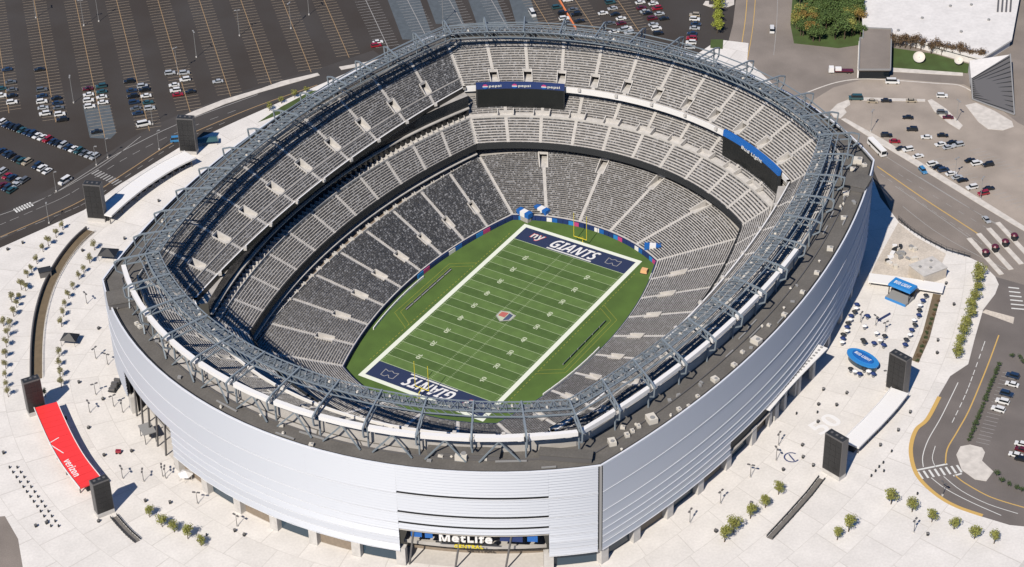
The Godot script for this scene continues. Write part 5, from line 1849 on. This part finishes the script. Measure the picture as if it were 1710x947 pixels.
	for sx in [-4.2, 4.2]:
		for sz in [-3.4, 0.8]:
			var po := MB.new()
			po.bar(Vector3(sx, 0, sz), Vector3(sx, 5.0, sz), 0.3, 0.3)
			part(s, "post", po, M.dark_steel)
	var bw := MB.new()
	bw.box(Vector3(0, 1.2, -3.2), Vector3(8.2, 3.6, 0.2))
	part(s, "backdrop", bw, M.dark_steel)
	var blade := thing("blue_panel", "slim dark blue panel standing in front of the stage", "sign", at(1476, 532), 1.25)
	var bl := MB.new()
	bl.box(Vector3.ZERO, Vector3(6.5, 1.1, 0.35))
	part(blade, "panel", bl, M.navy_banner)
	var bf := MB.new()
	bf.box(Vector3(0, 0, 0), Vector3(6.7, 0.15, 0.9))
	part(blade, "foot", bf, M.white)
	# white wall canopy behind the stage
	var wc := MB.new()
	wc.slab(poly([1452, 456, 1478, 459, 1530, 466, 1578, 474, 1574, 488, 1524, 480, 1450, 470], 5.0), 4.5, 5.0)
	var wcn := thing("white_awning", "long white awning behind the blue roofed stage", "awning")
	part(wcn, "roof", wc, M.white)
	for u in [1454.0, 1490.0, 1526.0, 1572.0]:
		var po := MB.new()
		var p := at(u, 470 + (u - 1454) * 0.13, 4.5)
		po.bar(Vector3(p.x, G, p.z), Vector3(p.x, 4.5, p.z), 0.3, 0.3)
		part(wcn, "post", po, M.unit)
	# blue oval stand
	var ov := thing("oval_stand", "bright blue oval stand with a pale lettered ring on the plaza", "kiosk", at(1440, 608), -0.32)
	for e in [[6.2, 3.0, 0.0, 2.3, M.glass_blue, "wall"], [6.8, 3.6, 2.3, 2.9, M.sky_blue, "roof_ring"], [4.6, 2.0, 2.9, 3.4, M.blue, "roof_centre"]]:
		var o := MB.new()
		var pg := PackedVector2Array()
		for k in 24: pg.append(Vector2(cos(TAU * k / 24.0) * e[0], sin(TAU * k / 24.0) * e[1]))
		o.slab(pg, e[2], e[3])
		part(ov, e[5], o, e[4])
	word(ov, "lettering", "BUD LIGHT", M.white, 7.0, 1.3, Transform3D(Basis(Vector3.RIGHT, -PI / 2), Vector3(0, 3.43, 0)))
	# plant bed beside the tables
	var pb := MB.new()
	pb.slab(poly([1558, 492, 1571, 494, 1552, 566, 1534, 606, 1523, 602, 1541, 556]), G - 0.05, G + 0.45)
	solo("plant_bed", pb, M.brown_soil, "long narrow plant bed with shrubs between tables and open plaza", "plant bed")
	# beige service building
	var sb := thing("service_building", "low beige flat roofed service building with roof hatches near the highway", "building", at(1548, 462), -0.5)
	var wb := MB.new()
	wb.box(Vector3.ZERO, Vector3(8.5, 4.5, 11.0))
	part(sb, "wall", wb, M.paving_tan)
	var rb := MB.new()
	rb.box(Vector3(0, 4.5, 0), Vector3(8.9, 0.3, 11.4))
	part(sb, "roof", rb, M.concrete_light)
	for e in [[-2, -3], [1.5, 0], [-1, 3]]:
		var hb := MB.new()
		hb.box(Vector3(e[0], 4.8, e[1]), Vector3(0.8, 0.5, 0.8))
		part(sb, "hatch", hb, M.unit_grey)
	for k in 22:
		var mb := MB.new()
		var p := at(1478 + rng.randf() * 56, 404 + rng.randf() * 44)
		mb.box(p, Vector3(rng.randf_range(0.8, 2.6), rng.randf_range(0.6, 1.6), rng.randf_range(0.8, 1.6)), rng.randf() * 3)
		solo("supply_crate", mb, [M.unit_grey, M.unit, M.white, M.dark_steel][k % 4], "%s supply crate in the yard beside the beige building" % ["grey", "beige", "white", "black"][k % 4], "crate", "crates in the service yard")
	var yd := MB.new()
	yd.slab(poly([1462, 440, 1500, 372, 1530, 396, 1580, 424, 1560, 470, 1455, 458]), G, G + 0.05)
	struct("service_yard", yd, M.paving_tan)
	# fence between yard and highway
	var fp := path([1500, 368, 1520, 386, 1545, 402, 1580, 420, 1620, 432])
	var fn := thing("yard_fence", "dark mesh fence with posts between service yard and highway", "fence", fp[0])
	for k in fp.size() - 1:
		for j in 4:
			var po := MB.new()
			var p: Vector3 = fp[k].lerp(fp[k + 1], j / 4.0) - fp[0]
			po.tube(p, p + UP * 2.2, 0.08, 5)
			part(fn, "post", po, M.dark_steel)
		var ra := MB.new()
		ra.bar(fp[k] - fp[0] + UP * 2.1, fp[k + 1] - fp[0] + UP * 2.1, 0.08, 0.08)
		ra.bar(fp[k] - fp[0] + UP * 1.0, fp[k + 1] - fp[0] + UP * 1.0, 0.08, 0.5)
		part(fn, "rail", ra, M.dark_steel)
	# toll booths on islands
	for e in [[1645, 428], [1661, 420], [1678, 411], [1693, 401]]:
		var p := at(e[0], e[1], ROAD)
		var n := thing("toll_booth", "small dark red round roofed toll booth on a pale island", "booth", p, -0.72, "toll booths across the highway")
		var a := MB.new()
		a.box(Vector3.ZERO, Vector3(26.0, 0.18, 2.0))
		part(n, "island", a, M.kerb)
		var b := MB.new()
		b.box(Vector3(0, 0.18, 0), Vector3(2.2, 2.3, 1.5))
		part(n, "cabin", b, M.glass_dark)
		var c := MB.new()
		c.tube(Vector3(0, 2.45, 0), Vector3(0, 3.0, 0), 1.5, 10, 0.9)
		part(n, "roof", c, M.car_maroon)
	# entrance steps canopy on the shaded facade
	var cp := path([1374, 578, 1350, 602, 1325, 628, 1300, 655, 1277, 682], 13.5)
	var cn := thing("entrance_canopy", "long white canopy with square ceiling lights projecting from the shaded facade", "canopy", Vector3(cp[0].x, G, cp[0].z))
	var cb := MB.new()
	var pg2 := widen(cp, 2.2, 2.0)
	for k in pg2.size(): pg2[k] -= Vector2(cp[0].x, cp[0].z)
	cb.slab(pg2, 10.6, 11.0)
	part(cn, "roof", cb, M.white)
	for k in 22:
		var sq := MB.new()
		var p: Vector3 = cp[0].lerp(cp[-1], (k + 0.5) / 22.0) - cp[0]
		sq.box(Vector3(p.x, 11.0, p.z), Vector3(0.9, 0.12, 0.9), 0.1)
		part(cn, "skylight", sq, M.unit_grey)
	for k in 4:
		var po := MB.new()
		var p: Vector3 = cp[0].lerp(cp[-1], (k + 0.5) / 4.0) - cp[0]
		po.box(Vector3(p.x - 0.8, 0, p.z), Vector3(1.4, 10.6, 2.0))
		part(cn, "pier", po, M.concrete_light)
	# sunken ramp with its dark retaining wall
	var rp0 := smooth(path([146, 384, 122, 406, 96, 440, 74, 482, 60, 530, 54, 580, 53, 634]), 4)
	var rn := thing("ramp_wall", "dark curved retaining wall along the brown ramp", "wall", rp0[0])
	var rl := thing("ramp_rail", "thin pale railing along the inner edge of the brown ramp", "railing", rp0[0])
	var bed := MB.new()
	bed.slab(widen(rp0, 0.2, 3.6), G - 0.05, G + 0.06)
	struct("ramp", bed, M.brown_soil)
	for k in rp0.size() - 1:
		var a: Vector3 = rp0[k]
		var b: Vector3 = rp0[k + 1]
		var sd := (b - a).normalized().cross(UP)
		var w := MB.new()
		w.bar(a - rp0[0] + sd * 0.3 + UP * 0.8, b - rp0[0] + sd * 0.3 + UP * 0.8, 0.5, 1.7)
		part(rn, "wall_panel", w, M.pylon_side)
		var r := MB.new()
		for hh in [0.5, 1.1]:
			r.bar(a - rp0[0] - sd * 3.8 + UP * hh, b - rp0[0] - sd * 3.8 + UP * hh, 0.09, 0.09)
		r.tube(a - rp0[0] - sd * 3.8, a - rp0[0] - sd * 3.8 + UP * 1.15, 0.07, 5)
		part(rl, "rail", r, M.unit)
	# stairs and rails down from the plaza
	for e in [[[1372, 800, 1352, 826, 1320, 862, 1285, 900], "dark railed stair running down from the pylon by the painted numeral"], [[190, 864, 200, 876, 215, 892, 230, 905], "dark railed stair beside the lettered end of the red canopy"]]:
		var q := path(e[0])
		var n := thing("stair_rail", e[1], "railing", q[0])
		for k in q.size() - 1:
			for sd in [-1.1, 1.1]:
				var dv: Vector3 = (q[k + 1] - q[k]).normalized().cross(UP) * sd
				for j in 4:
					var b := MB.new()
					var a0: Vector3 = q[k].lerp(q[k + 1], j / 4.0) - q[0] + dv
					var a1: Vector3 = q[k].lerp(q[k + 1], (j + 1) / 4.0) - q[0] + dv
					b.bar(a0 + UP * 1.1, a1 + UP * 1.1, 0.12, 0.12)
					b.bar(a0 + UP * 0.55, a1 + UP * 0.55, 0.08, 0.5)
					b.tube(a0, a0 + UP * 1.15, 0.1, 5)
					part(n, "rail", b, M.dark_steel)
			var tr := MB.new()
			stripe(tr, q[k] - q[0], q[k + 1] - q[0], 2.0, 0.06)
			part(n, "tread", tr, M.concrete_dark)
	# black tents and stacked barriers on the plaza
	for e in [[182, 430, 7.0, "black peaked tent at the stadium corner by the ramp trees"], [118, 572, 6.0, "black peaked tent between the young tree rows"]]:
		var n := thing("black_tent", e[3], "tent", at(e[0], e[1]), 0.4)
		for k in 4:
			var po := MB.new()
			var q: Vector3 = Vector3(cos(TAU * k / 4.0 + 0.785), 0, sin(TAU * k / 4.0 + 0.785)) * e[2] * 0.6
			po.tube(q, q + UP * 2.3, 0.06, 5)
			part(n, "pole", po, M.dark_steel)
		var c := MB.new()
		c.taper(Vector3(0, 2.3, 0), Vector3(e[2], 1.9, e[2] * 0.85), Vector2(0.5, 0.4))
		part(n, "canopy", c, M.pylon_dark)
	var ct := thing("equipment_trailer", "dark trailer loaded with crates beside the facade gate", "trailer", at(192, 648), 1.9)
	var cb2 := MB.new()
	cb2.box(Vector3(0, 0.6, 0), Vector3(6.6, 0.3, 2.6))
	part(ct, "deck", cb2, M.dark_steel)
	for k in 5:
		var cr := MB.new()
		cr.box(Vector3(-2.5 + k * 1.25, 0.9, 0.2 * (k % 2)), Vector3(1.0, 1.0 + 0.3 * (k % 3), 2.1))
		part(ct, "crate", cr, M.pylon_side)
	for sx in [-2.2, 2.2]:
		for sz in [-1.1, 1.1]:
			piece(ct, "wheel", car_meshes("van", "white")[3], Transform3D(Basis(), Vector3(sx, 0.34, sz)))
	var kd := thing("dark_kiosk", "small dark kiosk on the outer side of the sunken ramp", "kiosk", at(76, 460), 0.9)
	var kb := MB.new()
	kb.box(Vector3.ZERO, Vector3(4.4, 2.6, 3.0))
	part(kd, "body", kb, M.pylon_side)
	var kr := MB.new()
	kr.box(Vector3(0, 2.6, 0), Vector3(4.9, 0.2, 3.5))
	part(kd, "roof", kr, M.dark_steel)
	var gr := thing("grey_gate_roof", "flat grey roof on posts at the dim facade gate", "shelter", at(248, 733), -0.55)
	var gb := MB.new()
	gb.box(Vector3(0, 4.2, 0), Vector3(6.0, 0.4, 4.4))
	part(gr, "roof", gb, M.unit_grey)
	for sx in [-2.6, 2.6]:
		for sz in [-1.8, 1.8]:
			var po := MB.new()
			po.tube(Vector3(sx, 0, sz), Vector3(sx, 4.2, sz), 0.12, 6)
			part(gr, "post", po, M.dark_steel)
	var rc := thing("red_cart", "small dark red cart alone on the plaza beside the red canopy", "cart", at(198, 757), 0.5)
	var rcb := MB.new()
	rcb.box(Vector3(0, 0.35, 0), Vector3(1.8, 1.0, 1.1))
	part(rc, "body", rcb, M.car_red)
	for sx in [-0.6, 0.6]:
		piece(rc, "wheel", car_meshes("van", "white")[3], Transform3D(Basis(), Vector3(sx, 0.34, 0.55)))
		piece(rc, "wheel", car_meshes("van", "white")[3], Transform3D(Basis(), Vector3(sx, 0.34, -0.55)))
	var wt := thing("white_tent", "small white hexagonal tent at the foot of the sunlit facade", "tent", at(311, 800))
	var wtb := MB.new()
	wtb.tube(Vector3(0, 2.2, 0), Vector3(0, 3.4, 0), 2.6, 6, 0.2)
	part(wt, "canopy", wtb, M.white)
	for k in 6:
		var po := MB.new()
		var q := Vector3(cos(TAU * k / 6.0), 0, sin(TAU * k / 6.0)) * 2.4
		po.tube(q, q + UP * 2.25, 0.06, 5)
		part(wt, "pole", po, M.unit)
	# blue scaffold bridge cover beside the far pylon
	var bt := thing("dark_blue_tarp", "dark blue tarpaulin shelter beside the far pylon of the white canopy", "shelter", at(345, 240), 0.7)
	var btb := MB.new()
	btb.taper(Vector3(0, 1.8, 0), Vector3(10.0, 1.2, 4.0), Vector2(9.0, 1.0))
	part(bt, "cover", btb, M.car_teal)
	for sx in [-4.5, 4.5]:
		for sz in [-1.8, 1.8]:
			var po := MB.new()
			po.tube(Vector3(sx, 0, sz), Vector3(sx, 1.9, sz), 0.08, 5)
			part(bt, "post", po, M.dark_steel)

# ------------------------------------------------------------------ arena and entrance hall beyond the lot
func arena() -> void:
	var n := thing("arena", "huge white roofed arena building beyond the tan lot", "building")
	var h := 6.5
	var r := poly([1440, 46, 1494, 56, 1560, 76, 1640, 98, 1690, 66, 1704, -10, 1712, -140, 1440, -140], h)
	var roof := MB.new()
	roof.slab(r, h - 0.8, h)
	part(n, "roof", roof, M.white_roof)
	var wl := MB.new()
	var inner := PackedVector2Array()
	var c := Vector2.ZERO
	for q in r: c += q / r.size()
	for q in r: inner.append(q + (c - q).normalized() * 1.0)
	wl.slab(inner, G - 0.1, h - 0.8)
	part(n, "wall", wl, M.white_roof)
	for k in 4:
		var s := MB.new()
		s.bar(at(1668 + k * 7, -6, h + 0.1), at(1666 + k * 7, 20, h + 0.1), 0.8, 0.35)
		part(n, "roof_rib", s, M.pylon_side)
	for e in [[1587, 11], [1540, 31], [1605, 54], [1651, 34], [1622, 9], [1500, 52]]:
		var v := MB.new()
		v.box(at(e[0], e[1], h), Vector3(1.0, 0.8, 1.0))
		part(n, "roof_vent", v, M.unit_grey)
	# sloping stair wing: a white triangular wall and a dark ribbed face
	var A := at(1619, 101, 8.0)
	var B := at(1687, 91, 10.0)
	var Cc := at(1622, 131, G + 4.0)
	var D := at(1624, 166, G + 0.2)
	var E := at(1694, 192, G + 0.2)
	var wt := MB.new()
	wt.tri(A, Cc, B)
	wt.quad(A, Vector3(A.x, G, A.z), Vector3(Cc.x, G, Cc.z), Cc)
	part(n, "wing_wall", wt, M.white_roof)
	var fc := MB.new()
	fc.quad(Cc, D, E, B)
	part(n, "stair_face", fc, M.pylon_side)
	for k in 12:
		var b := MB.new()
		var f := (k + 0.5) / 12.0
		b.bar(Cc.lerp(D, f) + UP * 0.15, B.lerp(E, f) + UP * 0.15, 0.35, 0.3)
		part(n, "stair_rib", b, M.dark_steel)
	var sw := MB.new()
	sw.quad(B, E, Vector3(E.x, G, E.z), Vector3(B.x, G, B.z))
	sw.quad(Cc, Vector3(Cc.x, G, Cc.z), Vector3(D.x, G, D.z), D)
	sw.quad(D, Vector3(D.x, G - 0.1, D.z), Vector3(E.x, G - 0.1, E.z), E)
	part(n, "wing_side", sw, M.pylon_side)
	for e in [[Cc, D], [B, E], [D, E]]:
		var b := MB.new()
		b.bar(e[0] + UP * 0.2, e[1] + UP * 0.2, 0.5, 0.5)
		part(n, "stair_edge", b, M.unit_grey)
	# grey flat entrance hall
	var eh := thing("entrance_hall", "long grey flat roofed entrance hall in front of the arena", "building")
	var hh := 7.0
	var er := poly([1442, 47, 1489, 49, 1487, 117, 1434, 117, 1436, 64, 1441, 64], hh)
	var rr := MB.new()
	rr.slab(er, hh - 0.5, hh)
	part(eh, "roof", rr, M.asphalt_mid)
	var er2 := PackedVector2Array()
	var c2 := Vector2.ZERO
	for q in er: c2 += q / er.size()
	for q in er: er2.append(q + (c2 - q).normalized() * 0.9)
	var ww := MB.new()
	ww.slab(er2, G - 0.1, hh - 0.5)
	part(eh, "wall", ww, M.glass_dark)
	for k in er.size():
		var pb := MB.new()
		var a := er[k]
		var b := er[(k + 1) % er.size()]
		pb.bar(Vector3(a.x, hh + 0.2, a.y), Vector3(b.x, hh + 0.2, b.y), 0.5, 0.6)
		part(eh, "parapet", pb, M.unit_grey)
	for k in 10:
		var co := MB.new()
		var p := Vector3(er[4].x, 0, er[4].y).lerp(Vector3(er[3].x, 0, er[3].y), (k + 0.5) / 10.0)
		co.box(Vector3(p.x, G, p.z), Vector3(0.6, hh - 0.5 - G, 0.6))
		part(eh, "column", co, M.white)
	# satellite dishes on the lawn
	for e in [[1534, 103, 2.6, "large white satellite dish on the arena lawn"], [1600, 108, 1.9, "smaller white satellite dish near the stair wing"]]:
		var dn := thing("satellite_dish", e[3], "satellite dish", at(e[0], e[1]), 0.4)
		var p := MB.new()
		p.tube(Vector3.ZERO, Vector3(0, 1.8, 0), 0.25, 7)
		part(dn, "mount", p, M.unit_grey)
		var ds := MB.new()
		var ax := Vector3(0, 0.75, 0.66).normalized()
		var sx := Vector3.RIGHT
		var sy := ax.cross(sx)
		for j in 4:
			for k in 18:
				var pt := func(q: float, i: int) -> Vector3:
					var rad: float = e[2] * q
					return Vector3(0, 2.0, 0) + ax * (q * q * e[2] * 0.35) + (sx * cos(TAU * i / 18.0) + sy * sin(TAU * i / 18.0)) * rad
				ds.quad(pt.call(j / 4.0, k), pt.call((j + 1) / 4.0, k), pt.call((j + 1) / 4.0, k + 1), pt.call(j / 4.0, k + 1))
		part(dn, "dish", ds, M.unit)
		var fd := MB.new()
		fd.tube(Vector3(0, 2.0, 0), Vector3(0, 2.0, 0) + ax * e[2] * 0.8, 0.06, 5)
		part(dn, "feed", fd, M.unit_grey)

# ------------------------------------------------------------------
func _ready() -> void:
	rng.seed = 20240611
	var cam := Camera3D.new()
	cam.name = "camera"
	cam.position = CAM_POS
	cam.rotation = CAM_ROT
	cam.fov = rad_to_deg(2.0 * atan(473.5 / CAM_F))
	cam.near = 5.0
	cam.far = 9000.0
	add_child(cam)
	cam.current = true
	var env := Environment.new()
	env.background_mode = Environment.BG_SKY
	var sky := Sky.new()
	var sm := ProceduralSkyMaterial.new()
	sm.sky_top_color = Color(0.15, 0.33, 0.56)
	sm.sky_horizon_color = Color(0.58, 0.71, 0.82)
	sm.sky_curve = 0.12
	sm.ground_bottom_color = Color(0.3, 0.29, 0.27)
	sm.ground_horizon_color = Color(0.5, 0.55, 0.6)
	sm.sun_angle_max = 1.0
	sky.sky_material = sm
	env.sky = sky
	env.background_energy_multiplier = 0.7
	env.tonemap_mode = Environment.TONE_MAPPER_LINEAR
	env.tonemap_exposure = 1.72
	env.ssao_enabled = true
	env.ssil_enabled = true
	env.sdfgi_enabled = true
	var we := WorldEnvironment.new()
	we.name = "world"
	we.environment = env
	add_child(we)
	var sun := DirectionalLight3D.new()
	sun.name = "sun"
	sun.light_energy = 1.25
	sun.light_color = Color(1.0, 0.965, 0.915)
	sun.light_angular_distance = 0.5
	sun.shadow_enabled = true
	add_child(sun)
	sun.look_at_from_position(Vector3(0.128, 1.04, 1.0) * 500.0, Vector3.ZERO, UP)
	materials()
	ground()
	markings()
	playing_field()
	stadium()
	scoreboards()
	gate_sign()
	roof_plant()
	pylons()
	arena()
	furniture()
	cars()
	trees()
